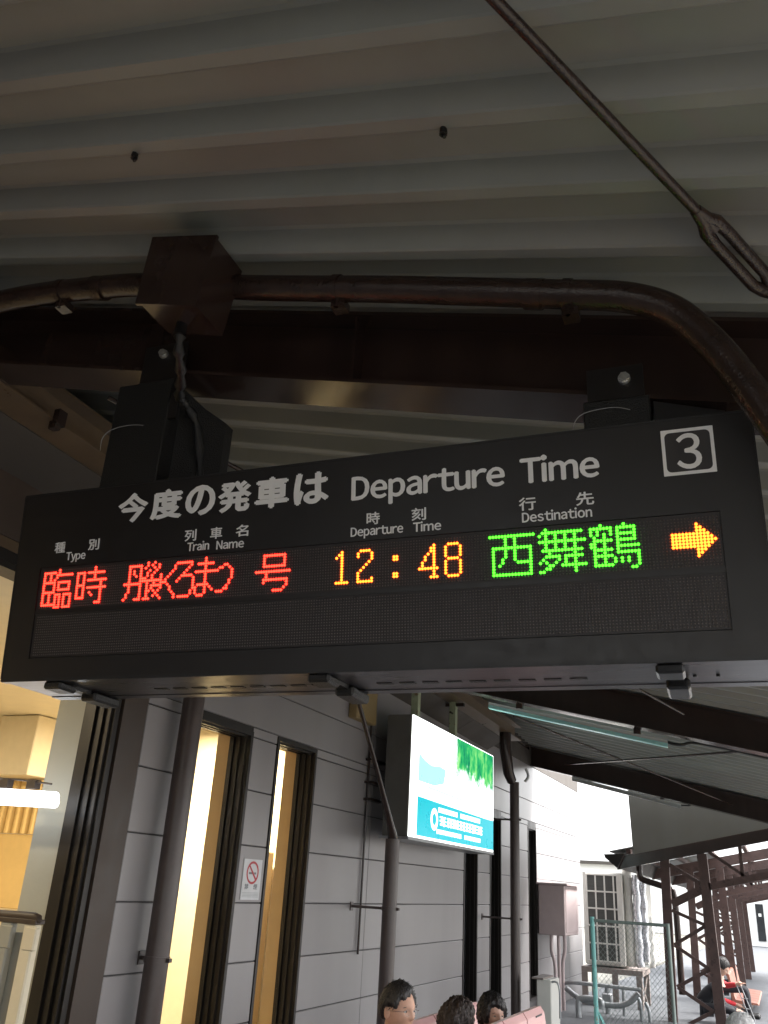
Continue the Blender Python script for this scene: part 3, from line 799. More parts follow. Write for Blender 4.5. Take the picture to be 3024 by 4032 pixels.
# windows: deep dark frames with grooves, tan reveal, glass
def window(y0, y1, z0_, z1_, lit):
    w = MB()
    D0 = -4.10
    f = 0.035
    w.box(D0, WX + 0.008, y0, y0 + f, z0_, z1_); w.box(D0, WX + 0.008, y1 - f, y1, z0_, z1_)
    w.box(D0, WX + 0.008, y0 + f, y1 - f, z1_ - f, z1_); w.box(D0, WX + 0.008, y0 + f, y1 - f, z0_, z0_ + f)
    for x in (-3.95, -4.01, -4.07):          # sliding-sash grooves
        w.box(x, x + 0.022, y0 + f, y0 + f + 0.018, z0_ + f, z1_ - f); w.box(x, x + 0.022, y1 - f - 0.018, y1 - f, z0_ + f, z1_ - f)
        w.box(x, x + 0.022, y0 + f + 0.018, y1 - f - 0.018, z1_ - f - 0.015, z1_ - f)
    fr = w.build('window_frame', frame_m, bld)
    p = MB(); p.box(-4.05, -4.046, y0 + f + 0.018, y1 - f - 0.018, z0_ + f, z1_ - f - 0.015); p.build('pane', glass if lit else dkglass, fr)
    if lit:
        r = MB(); r.box(-4.23, D0, y1 - 0.02, y1 + 0.12, z0_, z1_ + 0.1); r.box(-4.23, D0, y0 - 0.12, y0 + 0.02, z0_, z1_ + 0.1); r.box(-4.23, D0, y0 + 0.02, y1 - 0.02, z1_ - 0.02, z1_ + 0.1)
        r.build('reveal', reveal_m, fr)
for k, (y0, y1, z0_, z1_) in enumerate(openings[1:]):
    window(y0, y1, z0_, z1_, k < 2)
# entrance: jamb, trim, header
q = MB(); q.box(-3.92, -3.885, 4.56, 4.80, -0.3, 3.34); q.build('door_trim', trim_m, bld)
q = MB()
q.box(-4.16, WX + 0.0, 4.50, 4.545, -0.3, 3.30)
for x in (-3.94, -4.0, -4.07): q.box(x, x + 0.02, 4.48, 4.50, -0.3, 3.28)
q.build('door_jamb', frame_m, bld)
q = MB(); q.box(-4.16, WX + 0.01, 1.2, 4.50, 3.24, 3.30); q.box(-4.04, WX + 0.0, 1.2, 4.50, 3.20, 3.24); q.build('door_header', frame_m, bld)
q = MB(); q.box(-3.92, WX + 0.004, 0.2, 4.9, 3.305, 3.37); q.build('header_trim', beamtan, bld)
q = MB(); q.box(-3.92, WX + 0.002, -8, 4.82, 3.375, WT); q.build('fascia_board', trim_m, bld)
# soffit between eave beam and wall
for (y0, y1) in ((-8, 0.4), (0.41, 3.78), (3.79, 7.6), (7.61, 11.4), (11.41, 12.95)):
    q = MB(); z0_, z1_ = ez(y0) - 0.155, ez(y1) - 0.155
    q.hexa([(-3.9, y0, z0_), (-3.625, y0, z0_ + 0.15), (-3.625, y1, z1_ + 0.15), (-3.9, y1, z1_), (-3.9, y0, z0_ + 0.02), (-3.625, y0, z0_ + 0.17), (-3.625, y1, z1_ + 0.17), (-3.9, y1, z1_ + 0.02)])
    q.build('soffit_panel', soffit_m, bld)
q = MB(); q.box(-3.93, -3.895, -8, 19.9, WT, 4.5); q.build('parapet', soffit_m, bld)
# interior
q = MB(); q.box(-10.5, -4.16, 0.0, 9.3, -0.06, 0.0); q.build('floor', tile_m, bld)
q = MB(); q.box(-10.6, -4.16, -0.1, 9.4, 3.30, 3.40); q.build('ceiling', cream_m, bld)
q = MB(); q.box(-10.6, -4.16, 9.0, 9.1, 0, 3.30); q.build('partition_wall', cream_m, bld)
q = MB(); q.box(-10.6, -4.16, -0.1, 0.0, 0, 3.30); q.build('partition_wall', cream_m, bld)
q = MB(); q.box(-10.6, -10.5, 0.0, 9.0, 0, 3.30); q.build('back_wall', cream_m, bld)
q = MB(); q.box(-10.7, -3.93, -8, 19.9, 4.5, 4.6); q.build('roof', roof_m, bld)
q = MB(); q.box(-10.7, -10.6, -8, 19.9, -0.3, 4.5); q.box(-10.6, -3.93, 19.85, 19.9, -0.3, 4.5); q.box(-10.6, -3.93, -8, -7.95, -0.3, 4.5); q.build('outer_wall', panel_m, bld)
q = MB(); q.box(-4.42, -4.17, 4.53, 4.80, 0, 3.30); q.box(-4.17, -4.10, 4.546, 4.80, 0, 3.295); q.build('pillar', whitewall, bld)
q = MB(); q.box(-4.36, -4.10, 4.515, 4.5295, 0, 3.295); q.build('pillar_lining', whitewall, bld)
# interior fittings seen through the entrance and the slots
q = MB(); q.box(-8.6, -7.99, 7.9, 8.9, 2.59, 3.29, bev=0.01); o = q.build('duct_box', cream_m); tag(o, 'cream boxed duct under the lit ceiling inside the entrance', 'duct')
cur = thing('folding_curtain', 'ochre pleated folding screen behind the fluorescent lamp in the entrance', 'screen', (-8.1, 8.3, 1.95))
for k in range(9):
    x = -8.75 + k * 0.13
    q = MB(); q.tube([(x, 8.3, 1.96), (x, 8.3, 2.57)], 0.062, 12); q.build('pleat', yellow_m, cur)
q = MB(); q.box(-8.85, -7.62, 8.25, 8.36, 1.15, 1.95, bev=0.01); o = q.build('ochre_panel', yellow_m); tag(o, 'plain ochre board low in the lit entrance', 'board')
nt_ = thing('small_notice', 'tiny pale notice strip with dark characters on the ochre board', 'notice', (-7.8, 8.24, 1.82))
q = MB(); q.box(-7.95, -7.66, 8.238, 8.245, 1.81, 1.87); q.build('notice_sheet', cream_m, nt_)
q = MB()
for k in range(6): q.box(-7.93 + k * 0.04, -7.905 + k * 0.04, 8.234, 8.2375, 1.825, 1.858)
q.build('notice_print', cable_m, nt_)
cab = thing('white_fan', 'white domed table lamp on a black ribbed stand inside the first lit window', 'lamp', (-6.1, 8.2, 0))
q = MB(); q.tube([(-6.02, 8.2, 0.5), (-6.02, 8.2, 0.62), (-6.02, 8.2, 0.70), (-6.02, 8.2, 0.73)], [0.13, 0.12, 0.07, 0.02], 16); q.build('lamp_shade', farwall, cab)
q = MB(); q.tube([(-6.02, 8.2, 0.0), (-6.02, 8.2, 0.46)], 0.04, 12); q.build('stand', cable_m, cab)
for k in range(4):
    q = MB(); q.tube([(-6.02, 8.2, 0.26 + k * 0.06), (-6.02, 8.2, 0.29 + k * 0.06)], 0.08, 12); q.build('fin', cable_m, cab)
cb = thing('glass_cabinet', 'tall pale showcase with a bright edge inside the second lit window', 'cabinet', (-5.25, 8.6, 0))
q = MB(); q.box(-5.40, -5.13, 8.5, 8.9, 0, 1.9, bev=0.01); q.build('cabinet_body', reveal_m, cb)
q = MB(); q.tube([(-5.14, 8.47, 0.9), (-5.14, 8.47, 1.72)], 0.012, 8); q.build('light_strip', white_emit, cb)
q = MB(); q.tube(arc([(-5.24, 8.47, 1.86), (-5.22, 8.46, 1.72), (-5.17, 8.46, 1.70), (-5.14, 8.47, 1.80)]), 0.02, 8); q.build('handle', cream_m, cb)
# hall ceiling lights
for k, (x, y) in enumerate(((-5.6, 2.6), (-5.7, 8.0), (-8.2, 5.4))):
    cl = thing('ceiling_light', ('warm ceiling light panel just inside the entrance', 'warm ceiling light panel above the lit window slots', 'warm ceiling light panel deep in the entrance hall')[k], 'ceiling light', (x, y, 3.24), 'warm panels on the hall ceiling')
    q = MB(); q.box(x - 0.5, x + 0.5, y - 0.16, y + 0.16, 3.245, 3.295); q.build('light_frame', lamp_body, cl)
    q = MB(); q.box(x - 0.46, x + 0.46, y - 0.12, y + 0.12, 3.232, 3.244); q.build('diffuser', tube_emit, cl)
    ld = bpy.data.lights.new('hall_lamp', 'AREA'); ld.shape = 'RECTANGLE'; ld.size = 0.9; ld.size_y = 0.24; ld.energy = (16, 75, 20)[k] * EK; ld.color = (1.0, 0.83, 0.56)
    lo = bpy.data.objects.new('hall_lamp', ld); COL.objects.link(lo); lo.location = (x, y, 3.22)
# hanging fluorescent lamp in the entrance
fl = thing('fluorescent_lamp', 'bright bluish white hanging fluorescent tube lamp in the entrance', 'lamp', (-4.5, 4.25, 2.0))
q = MB(); q.tube([(-5.4, 4.25, 2.07), (-4.0, 4.22, 2.02)], 0.034, 16); q.tube([(-5.4, 4.25, 2.02), (-3.99, 4.22, 1.99)], 0.03, 16); q.build('tube', white_emit, fl)
q = MB(); q.tube(arc([(-5.4, 4.25, 2.125), (-4.7, 4.25, 2.135), (-4.35, 4.24, 2.125), (-4.06, 4.23, 2.10)]), 0.006, 8); q.build('canopy_rim', trim_m, fl)
for x in (-5.1, -4.45, -4.22):
    q = MB(); q.box(x - 0.035, x + 0.035, 4.22, 4.27, 2.07, 2.125); q.build('lamp_holder', trim_m, fl)
q = MB(); q.tube([(-4.9, 4.25, 2.13), (-4.9, 4.25, 3.29)], 0.006, 6); q.build('suspension_rod', lamp_body, fl)
# rail in the entrance
rl = thing('entrance_rail', 'pale post rail with rounded dark brown top in the lower left corner', 'railing', (-4.1, 3.95, 0))
q = MB(); q.tube([(-4.9, 3.95, 1.372), (-3.70, 3.92, 1.385), (-3.665, 3.92, 1.378), (-3.65, 3.92, 1.362)], [0.022, 0.022, 0.02, 0.01], 14); q.box(-4.9, -3.66, 3.90, 3.97, 1.347, 1.372, bev=0.004); q.build('top_rail', trim_m, rl)
for x in (-3.70, -3.87, -4.04, -4.21, -4.4):
    q = MB(); q.box(x - 0.045, x + 0.04, 3.905, 3.955, 0.0, 1.348, bev=0.008); q.box(x - 0.03, x + 0.055, 3.90, 3.93, 1.22, 1.335, bev=0.008)
    q.build('baluster', cream_m if x > -3.8 else whitewall, rl)
q = MB(); q.box(-4.9, -3.74, 3.955, 3.965, 0.1, 1.30); q.build('infill_panel', whitewall, rl)

# ------------------------------------------------------------------ downpipes
def downpipe(name, label, x, y, r, z1, brackets, top=None, group='brown downpipes along the wall'):
    t = thing(name, label, 'downpipe', (x, y, flz(y)), group)
    q = MB(); q.tube([(x, y, flz(y)), (x, y, z1)], r, 24); q.build('pipe', brown_wall, t)
    for z in brackets:
        q = MB(); q.tube([(x, y, z - 0.018), (x, y, z + 0.018)], r + 0.007, 24); q.box(WX, x - r * 0.9, y - 0.012, y + 0.012, z - 0.012, z + 0.012); q.box(WX, WX + 0.01, y - 0.03, y + 0.03, z - 0.04, z + 0.04)
        q.box(x + r + 0.004, x + r + 0.03, y - 0.015, y + 0.015, z - 0.012, z + 0.012)
        q.build('bracket', brown_wall, t)
    return t
d1 = downpipe('downpipe', 'thick brown downpipe just left of the first lit window slot', -3.77, 5.16, 0.078, 3.72, [1.12, 2.9])
q = MB(); q.tube([(-3.77, 5.16, 3.6), (-3.77, 5.16, 3.73)], 0.092, 20); q.build('socket', brown_wall, d1)
d2 = downpipe('downpipe', 'brown downpipe with a thin slanting upper arm in the middle of the wall', -3.49, 8.37, 0.072, 2.06, [1.43])
q = MB(); q.tube([(-3.49, 8.37, 1.98), (-3.48, 8.34, 2.09), (-3.45, 8.178, 2.197), (-3.42, 7.736, 2.635), (-3.39, 7.097, 3.233), (-3.385, 6.866, 3.471)], [0.055, 0.050, 0.038, 0.023, 0.020, 0.020], 14); q.build('slanting_arm', brown, d2)
d3 = downpipe('downpipe', 'brown downpipe with a socket head beside the lit advertising box', -3.42, 12.75, 0.068, 3.12, [1.3, 2.6])
q = MB(); q.tube([(-3.42, 12.6, 3.12), (-3.44, 12.5, 3.22), (-3.46, 12.4, 3.55), (-3.46, 12.4, 3.78)], [0.07, 0.078, 0.085, 0.085], 16); q.build('rain_head', brown, d3)
q = MB(); q.tube(arc([(-3.25, 12.7, 3.12), (-3.2, 12.7, 3.2), (-3.22, 12.65, 3.3)]), 0.02, 8); q.build('hook', pipe_m, d3)
# thin conduit on the wall near the middle pipe
q = MB(); q.tube([(WX + 0.02, 8.55, 1.0), (WX + 0.02, 8.55, 3.5)], 0.012, 8); q.tube([(WX + 0.02, 8.55, 2.62), (WX + 0.02, 9.2, 2.60)], 0.012, 8)
for z in (2.45, 2.62, 2.85): q.box(WX, WX + 0.08, 8.5, 8.9, z - 0.012, z + 0.012)
o = q.build('wall_conduit', brown); tag(o, 'thin dark conduit with brackets on the wall behind the slanting pipe', 'conduit')
# pale terminal box high on the wall
q = MB(); q.box(WX, WX + 0.1, 8.0, 8.5, 3.2, 3.55, bev=0.01); o = q.build('terminal_box', mat('ochre_box_paint', (0.25, 0.18, 0.08), 0.5)); tag(o, 'ochre terminal box high on the wall under the eave', 'box')

# no smoking notice
ns = thing('no_smoking_sign', 'white no smoking notice with red circle between the two lit windows', 'sign', (-3.89, 6.45, 1.46))
NF = Matrix(((0, 0, 1, WX), (1, 0, 0, 0), (0, 1, 0, 0), (0, 0, 0, 1)))   # (y, z, out)
q = MB(NF); q.box(6.295, 6.575, 1.472, 1.772, 0.001, 0.006); q.build('plate', mat('white_notice_plastic', (0.55, 0.56, 0.58), 0.4), ns)
red_p = mat('red_print', (0.42, 0.035, 0.045), 0.5); blk_p = mat('grey_print', (0.16, 0.17, 0.19), 0.5)
q = MB(NF)
cy, cz, Ro, Ri = 6.437, 1.672, 0.093, 0.074
n = 32
vs = [(cy + Ro * math.cos(2 * math.pi * k / n), cz + Ro * 0.92 * math.sin(2 * math.pi * k / n), 0.0072) for k in range(n)] + [(cy + Ri * math.cos(2 * math.pi * k / n), cz + Ri * 0.92 * math.sin(2 * math.pi * k / n), 0.0072) for k in range(n)]
q.add(vs, [(k, (k + 1) % n, n + (k + 1) % n, n + k) for k in range(n)])
q.add([(cy - 0.06, cz + 0.045, 0.0075), (cy - 0.048, cz + 0.057, 0.0075), (cy + 0.062, cz - 0.043, 0.0075), (cy + 0.048, cz - 0.057, 0.0075)], [(0, 1, 2, 3)])
q.build('prohibition_ring', red_p, ns)
q = MB(NF); q.box(cy - 0.055, cy + 0.02, cz - 0.012, cz + 0.004, 0.006, 0.0068); q.box(cy + 0.025, cy + 0.055, cz - 0.012, cz + 0.004, 0.006, 0.0068); q.build('cigarette', blk_p, ns)
lettering('禁', NF, 6.335, 6.395, 1.548, 1.590, 0.0070, blk_p, ns, bold=0.02)
lettering('煙', NF, 6.470, 6.530, 1.548, 1.590, 0.0070, blk_p, ns, bold=0.02)
q = MB(NF)
for zz in (1.492, 1.502, 1.512, 1.522): q.box(6.31, 6.56, zz, zz + 0.004, 0.006, 0.0066)
q.build('small_print', mat('pale_grey_print', (0.33, 0.35, 0.37), 0.5), ns)

# ------------------------------------------------------------------ lit advertising box
LX, LY0, LY1, LZ0, LZ1 = -3.40, 8.57, 11.59, 2.10, 3.33
lb = thing('advertising_light_box', 'glowing white and turquoise advertising light box hung from green posts', 'light box', (-3.55, 10.0, 2.10))
q = MB(); q.box(-3.70, LX - 0.014, LY0, LY1, LZ0, LZ1, bev=0.008); q.build('case', mat('grey_light_box_case', (0.10, 0.098, 0.09), 0.5), lb)
SF = (LY1 - LY0) / 2.22          # the poster is laid out for a 2.22 m face and enlarged to this box
LF = Matrix(((0, 0, 1, LX), (SF, 0, 0, LY0 - 6.30 * SF), (0, SF, 0, LZ0 - 1.98 * SF), (0, 0, 0, 1)))
def emitm(name, c, s=1.0): return mat(name, tuple(min(1, v) * 0.5 for v in c), 0.3, emit=c, estr=s * 0.42, var=0.02)
face_w = emitm('lit_white_acrylic', (0.95, 1.0, 0.97), 1.9)
face_t = emitm('lit_turquoise_print', (0.002, 0.42, 0.50), 0.80)
face_s = emitm('lit_pale_sky_print', (0.30, 0.90, 0.82), 1.0)
face_line = emitm('lit_pale_line_print', (0.45, 0.93, 0.83), 1.0)
q = MB(); q.box(LX - 0.013, LX, LY0 + 0.004, LY1 - 0.004, LZ0 + 0.004, LZ1 - 0.004); q.build('lit_face', face_w, lb)
# green hillside print: leafy mottled
Mg = bpy.data.materials.new('lit_foliage_print'); Mg.use_nodes = True
nt = Mg.node_tree; N = nt.nodes; L = nt.links; N.clear()
out = N.new('ShaderNodeOutputMaterial'); em = N.new('ShaderNodeEmission'); L.new(em.outputs[0], out.inputs[0])
geo = N.new('ShaderNodeNewGeometry'); nz = N.new('ShaderNodeTexNoise'); nz.inputs['Scale'].default_value = 6.6; nz.inputs['Detail'].default_value = 8; nz.inputs['Roughness'].default_value = 0.7
mp_ = N.new('ShaderNodeMapping'); mp_.inputs['Scale'].default_value = (1, 1, 0.55)
L.new(geo.outputs['Position'], mp_.inputs[0]); L.new(mp_.outputs[0], nz.inputs['Vector'])
cr = N.new('ShaderNodeValToRGB'); L.new(nz.outputs[0], cr.inputs[0])
cr.color_ramp.elements[0].position = 0.32; cr.color_ramp.elements[0].color = (0.0, 0.12, 0.09, 1)
cr.color_ramp.elements[1].position = 0.68; cr.color_ramp.elements[1].color = (0.30, 0.75, 0.22, 1)
e2 = cr.color_ramp.elements.new(0.5); e2.color = (0.03, 0.42, 0.12, 1)
sx_ = N.new('ShaderNodeSeparateXYZ'); L.new(geo.outputs['Position'], sx_.inputs[0])
def mr(src, a, b_):
    r_ = N.new('ShaderNodeMapRange'); r_.inputs['From Min'].default_value = a; r_.inputs['From Max'].default_value = b_; L.new(src, r_.inputs[0]); return r_.outputs[0]
n4 = N.new('ShaderNodeTexNoise'); n4.inputs['Scale'].default_value = 3.7; n4.inputs['Detail'].default_value = 7; n4.inputs['Roughness'].default_value = 0.7; L.new(geo.outputs['Position'], n4.inputs['Vector'])
def math_(op, a, b_):
    m_ = N.new('ShaderNodeMath'); m_.operation = op
    for q_, v_ in ((0, a), (1, b_)):
        if isinstance(v_, float): m_.inputs[q_].default_value = v_
        else: L.new(v_, m_.inputs[q_])
    return m_.outputs[0]
nn = math_('MULTIPLY', math_('SUBTRACT', n4.outputs[0], 0.5), 0.75)
up = mr(math_('ADD', sx_.outputs['Z'], nn), 2.74, 2.96)            # print fades to white at its foot
side = mr(math_('ADD', sx_.outputs['Y'], nn), 9.74, 10.06)
fade = math_('MULTIPLY', up, side)
mx_ = N.new('ShaderNodeMix'); mx_.data_type = 'RGBA'; mx_.inputs[6].default_value = (2.2, 2.4, 2.3, 1)
L.new(fade, mx_.inputs[0]); L.new(cr.outputs[0], mx_.inputs[7])
L.new(mx_.outputs[2], em.inputs[0])
em.inputs[1].default_value = 0.36 * EK
def flat_poly(name, pts, ma, h=0.0015, th=0.0012):
    q = MB(LF); n = len(pts)
    q.add([(x, y, h) for x, y in pts] + [(x, y, h - th) for x, y in pts], [list(range(n)), list(range(2 * n - 1, n - 1, -1))] + [(k, n + k, n + (k + 1) % n, (k + 1) % n) for k in range(n)])
    return q.build(name, ma, lb)
hill = [(7.16, 2.875), (8.505, 2.875), (8.505, 2.40), (7.16, 2.40)]
flat_poly('hillside_print', hill, Mg)
flat_poly('lake_print', [(6.45, 2.40), (6.80, 2.40), (7.05, 2.44), (7.10, 2.56), (6.95, 2.57), (6.75, 2.55), (6.6, 2.57), (6.45, 2.61)], face_s)
flat_poly('line_print', [(6.67, 2.365), (8.15, 2.345), (8.15, 2.36), (6.67, 2.385)], face_line)
flat_poly('turquoise_band', [(6.45, 2.0), (8.515, 2.0), (8.515, 2.265), (8.2, 2.265), (6.45, 2.285)], face_t)
lett_w = emitm('lit_white_lettering', (1, 1, 1), 1.6)
q = MB(LF); n = 20; cy, cz = 6.84, 2.145
q.add([(cy + 0.085 * math.cos(2 * math.pi * k / n), cz + 0.085 * math.sin(2 * math.pi * k / n), 0.003) for k in range(n)] + [(cy + 0.05 * math.cos(2 * math.pi * k / n), cz + 0.045 * math.sin(2 * math.pi * k / n), 0.003) for k in range(n)], [(k, (k + 1) % n, n + (k + 1) % n, n + k) for k in range(n)])
q.build('round_emblem', lett_w, lb)
# rows of blown-out white characters (unreadable in the photograph): blocks of strokes
rr_ = random.Random(3)
for (x0, x1, z0_, z1_, sz) in ((6.93, 7.42, 2.205, 2.245, 0.045), (7.50, 8.10, 2.205, 2.245, 0.045), (6.97, 8.2, 2.105, 2.180, 0.085), (6.90, 7.55, 2.040, 2.075, 0.04), (7.62, 8.1, 2.040, 2.075, 0.04)):
    q = MB(LF); x = x0
    while x < x1 - sz * 0.5:
        h = z1_ - z0_
        for j in range(3):
            zz = z0_ + h * (0.08 + 0.38 * j); q.box(x + sz * rr_.uniform(0.02, 0.15), x + sz * rr_.uniform(0.75, 0.92), zz, zz + h * 0.17, 0.0015, 0.0030)
        for j in range(2):
            xx = x + sz * rr_.uniform(0.1, 0.65); q.box(xx, xx + sz * 0.17, z0_ + h * rr_.uniform(0, 0.2), z1_ - h * rr_.uniform(0, 0.2), 0.0015, 0.0032)
        x += sz
    q.build('print_line', lett_w, lb)
q = MB(); q.box(-3.72, LX + 0.006, LY0 - 0.03, LY1 + 0.01, LZ0 - 0.028, LZ0); q.build('bottom_tray', pipe_m, lb)
for y in (8.98, 10.28):
    q = MB(); q.box(-3.58, -3.50, y - 0.04, y + 0.04, LZ1, ez(y) - 0.003); q.build('hanger_post', green_post, lb)
    q = MB(); q.box(-3.64, -3.40, y - 0.025, y + 0.025, ez(y) - 0.06, ez(y) - 0.02); q.tube([(-3.54, y - 0.12, ez(y) - 0.15), (-3.54, y + 0.08, ez(y) - 0.15)], 0.014, 8); q.build('clamp', brown, lb)

# ------------------------------------------------------------------ fluorescent fixtures under the far rafters
def fixture(label, bb, a0, z0_, a1, z1_, clips, teal):
    t = thing('lamp_fixture', label, 'lamp fixture', KM @ Vector(((a0 + a1) / 2, bb, (z0_ + z1_) / 2)), 'unlit strip lamps under the rafters')
    h = 0.042
    q = MB(KM); q.hexa([(a0, bb - 0.03, z0_ + 0.012), (a1, bb - 0.03, z1_ + 0.012), (a1, bb + 0.05, z1_ + 0.012), (a0, bb + 0.05, z0_ + 0.012), (a0, bb - 0.03, z0_ + h), (a1, bb - 0.03, z1_ + h), (a1, bb + 0.05, z1_ + h), (a0, bb + 0.05, z0_ + h)])
    q.build('housing', lamp_body, t)
    q = MB(KM); q.hexa([(a0, bb - 0.05, z0_ - 0.028), (a1, bb - 0.05, z1_ - 0.028), (a1, bb + 0.05, z1_ - 0.028), (a0, bb + 0.05, z0_ - 0.028), (a0, bb - 0.034, z0_ + 0.011), (a1, bb - 0.034, z1_ + 0.011), (a1, bb + 0.05, z1_ + 0.011), (a0, bb + 0.05, z0_ + 0.011)])
    q.build('diffuser', teal, t)
    for a in clips:
        z = z0_ + (z1_ - z0_) * (a - a0) / (a1 - a0)
        q = MB(KM); q.box(a - 0.035, a + 0.035, bb - 0.045, bb + 0.03, z + h, z + h + 0.075); q.build('clip', brown, t)
    return t
fixture('near strip lamp with teal daylight coloured into its diffuser below the big rafter', 9.5, -2.29, 3.555, -0.395, 3.130, (-1.94, -0.69), lamp_teal_lit)
fixture('far strip lamp with cream diffuser below the last rafter', 16.05, -2.34, 3.545, -0.527, 3.118, (-2.02, -0.82), lamp_body)
q = MB(KM); q.tube(arc([(-0.395, 9.55, 3.165), (-0.33, 9.55, 3.145), (-0.25, 9.55, 3.140), (-0.13, 9.55, 3.158), (0.144, 9.55, 3.108), (0.552, 9.55, 3.012), (1.4, 9.55, 2.82)]), 0.015, 8)
o = q.build('lamp_cable', cable_m); tag(o, 'black cable sagging from the end of the near strip lamp', 'cable')
q = MB(KM); q.tube([(-0.527, 16.1, 3.15), (-0.40, 16.1, 3.15), (-0.28, 16.1, 3.19)], 0.014, 8)
o = q.build('lamp_cable', cable_m); tag(o, 'short black cable at the end of the far strip lamp', 'cable')

# ------------------------------------------------------------------ the second canopy: lattice frames receding along the platform
def S(x, z, k=1.3833): return (x * k, 1.65 + (z - 1.65) * k)
FY = 16.6
c2 = thing('lattice_canopy', 'red brown lattice framed canopy receding along the far platform', 'canopy', (-1.5, 30, flz(30)))
def frame(y, first=False):
    T = 0.10
    zg = flz(y) - 0.2
    dz = flz(y) - flz(FY)
    def Z(z): return z + dz
    # chords of the lattice post
    q = MB()
    q.hexa([(-1.92, y, zg), (-1.77, y, zg), (-1.77, y + T, zg), (-1.92, y + T, zg), (-1.865, y, Z(2.30)), (-1.715, y, Z(2.30)), (-1.715, y + T, Z(2.30)), (-1.865, y + T, Z(2.30))])
    q.build('post_chord', brown_red, c2)
    q = MB()
    q.hexa([(-1.17, y, zg), (-1.01, y, zg), (-1.01, y + T, zg), (-1.17, y + T, zg), (-1.25, y, Z(2.42)), (-1.09, y, Z(2.42)), (-1.09, y + T, Z(2.42)), (-1.25, y + T, Z(2.42))])
    q.build('post_chord', brown_red, c2)
    # zigzag lacing
    pts = [(-1.715, 2.25), (-1.24, 1.95), (-1.235, 1.86), (-1.715, 1.64)]
    q = MB(); q.bar((-1.72, y + T / 2, Z(2.22)), (-1.23, y + T / 2, Z(1.94)), 0.05, 0.065); q.build('lacing_bar', brown_red, c2)
    q = MB(); q.bar((-1.72, y + T / 2, Z(1.60)), (-1.22, y + T / 2, Z(1.85)), 0.06, 0.13); q.build('lacing_bar', brown_red, c2)
    zs = [1.50, 1.30, 0.97, 0.65, 0.35, 0.05, -0.25]
    for i in range(len(zs) - 1):
        xa = (-1.73, -1.20) if i % 2 == 0 else (-1.20, -1.74)
        q = MB(); q.bar((xa[0], y + T / 2 + (0.02 if i % 2 else -0.02), Z(zs[i])), (xa[1], y + T / 2 + (0.02 if i % 2 else -0.02), Z(zs[i + 1])), 0.012, 0.055); q.build('lacing_bar', brown_red, c2)
    # portal beam rising to the right
    q = MB(); q.bar((-1.10, y + T / 2, Z(1.90)), (1.9, y + T / 2, Z(2.62)), 0.10, 0.11); q.build('portal_beam', brown_red, c2)
    # top beam
    q = MB(); q.bar((-2.62, y + T / 2, Z(2.20)), (1.9, y + T / 2, Z(3.20)), 0.12, 0.20); q.build('top_beam', brown if first else brown_red, c2)
    # struts between portal beam and top beam
    for x in (-0.55, 0.3, 1.1):
        zb_ = 1.90 + (x + 1.10) * 0.24; zt_ = 2.20 + (x + 2.62) * 0.2212
        q = MB(); q.box(x - 0.03, x + 0.03, y + 0.03, y + 0.07, Z(zb_ + 0.04), Z(zt_ - 0.09)); q.build('strut', brown_red, c2)
    q = MB(); q.bar((-1.05, y + T / 2, Z(2.45)), (-0.50, y + T / 2, Z(2.08)), 0.04, 0.05); q.build('strut', brown_red, c2)
    q = MB(); q.hexa([(1.9, y, zg), (2.05, y, zg), (2.05, y + T, zg), (1.9, y + T, zg), (1.9, y, Z(3.2)), (2.05, y, Z(3.2)), (2.05, y + T, Z(3.2)), (1.9, y + T, Z(3.2))]); q.build('post_chord', brown_red, c2)
for k, y in enumerate((16.6, 21.4, 25.4, 29.4, 33.4)):
    frame(y, k == 0)
# purlins
for x in (-2.4, -1.9, -1.25, -0.6, 0.1, 0.8, 1.5):
    zt_ = 2.32 + (x + 2.62) * 0.2212
    q = MB(); q.hexa([(x - 0.04, 16.65, zt_), (x + 0.04, 16.65, zt_), (x + 0.04, 34, zt_ - 0.165), (x - 0.04, 34, zt_ - 0.165), (x - 0.04, 16.65, zt_ + 0.08), (x + 0.04, 16.65, zt_ + 0.08), (x + 0.04, 34, zt_ - 0.085), (x - 0.04, 34, zt_ - 0.085)])
    q.build('purlin', brown_red, c2)
# roof sheets with gaps open to the sky
for k in range(7):
    y0, y1 = 16.75 + k * 2.4, 16.75 + k * 2.4 + (2.39 if k % 3 else 1.6)
    for (x0, x1) in ((-2.75, -1.35), (0.85, 2.2)) if k < 5 else ((-2.75, 0.0), (0.0, 2.2)):
        za, zb_ = 2.42 + (x0 + 2.62) * 0.2212 - 0.0095 * (y0 - 16.6), 2.42 + (x1 + 2.62) * 0.2212 - 0.0095 * (y0 - 16.6)
        q = MB(); q.hexa([(x0, y0, za), (x1, y0, zb_), (x1, y1, zb_), (x0, y1, za), (x0, y0, za + 0.02), (x1, y0, zb_ + 0.02), (x1, y1, zb_ + 0.02), (x0, y1, za + 0.02)])
        q.build('roof_sheet', roof_m, c2)
# fascia sheet closing the end
q = MB()
q.hexa([(-2.30, 16.5, 2.36), (1.9, 16.5, 3.29), (1.9, 16.56, 3.29), (-2.30, 16.56, 2.36), (-2.34, 16.5, 3.75), (1.9, 16.5, 3.75), (1.9, 16.56, 3.75), (-2.34, 16.56, 3.75)])
q.build('end_fascia', fascia_m, c2)
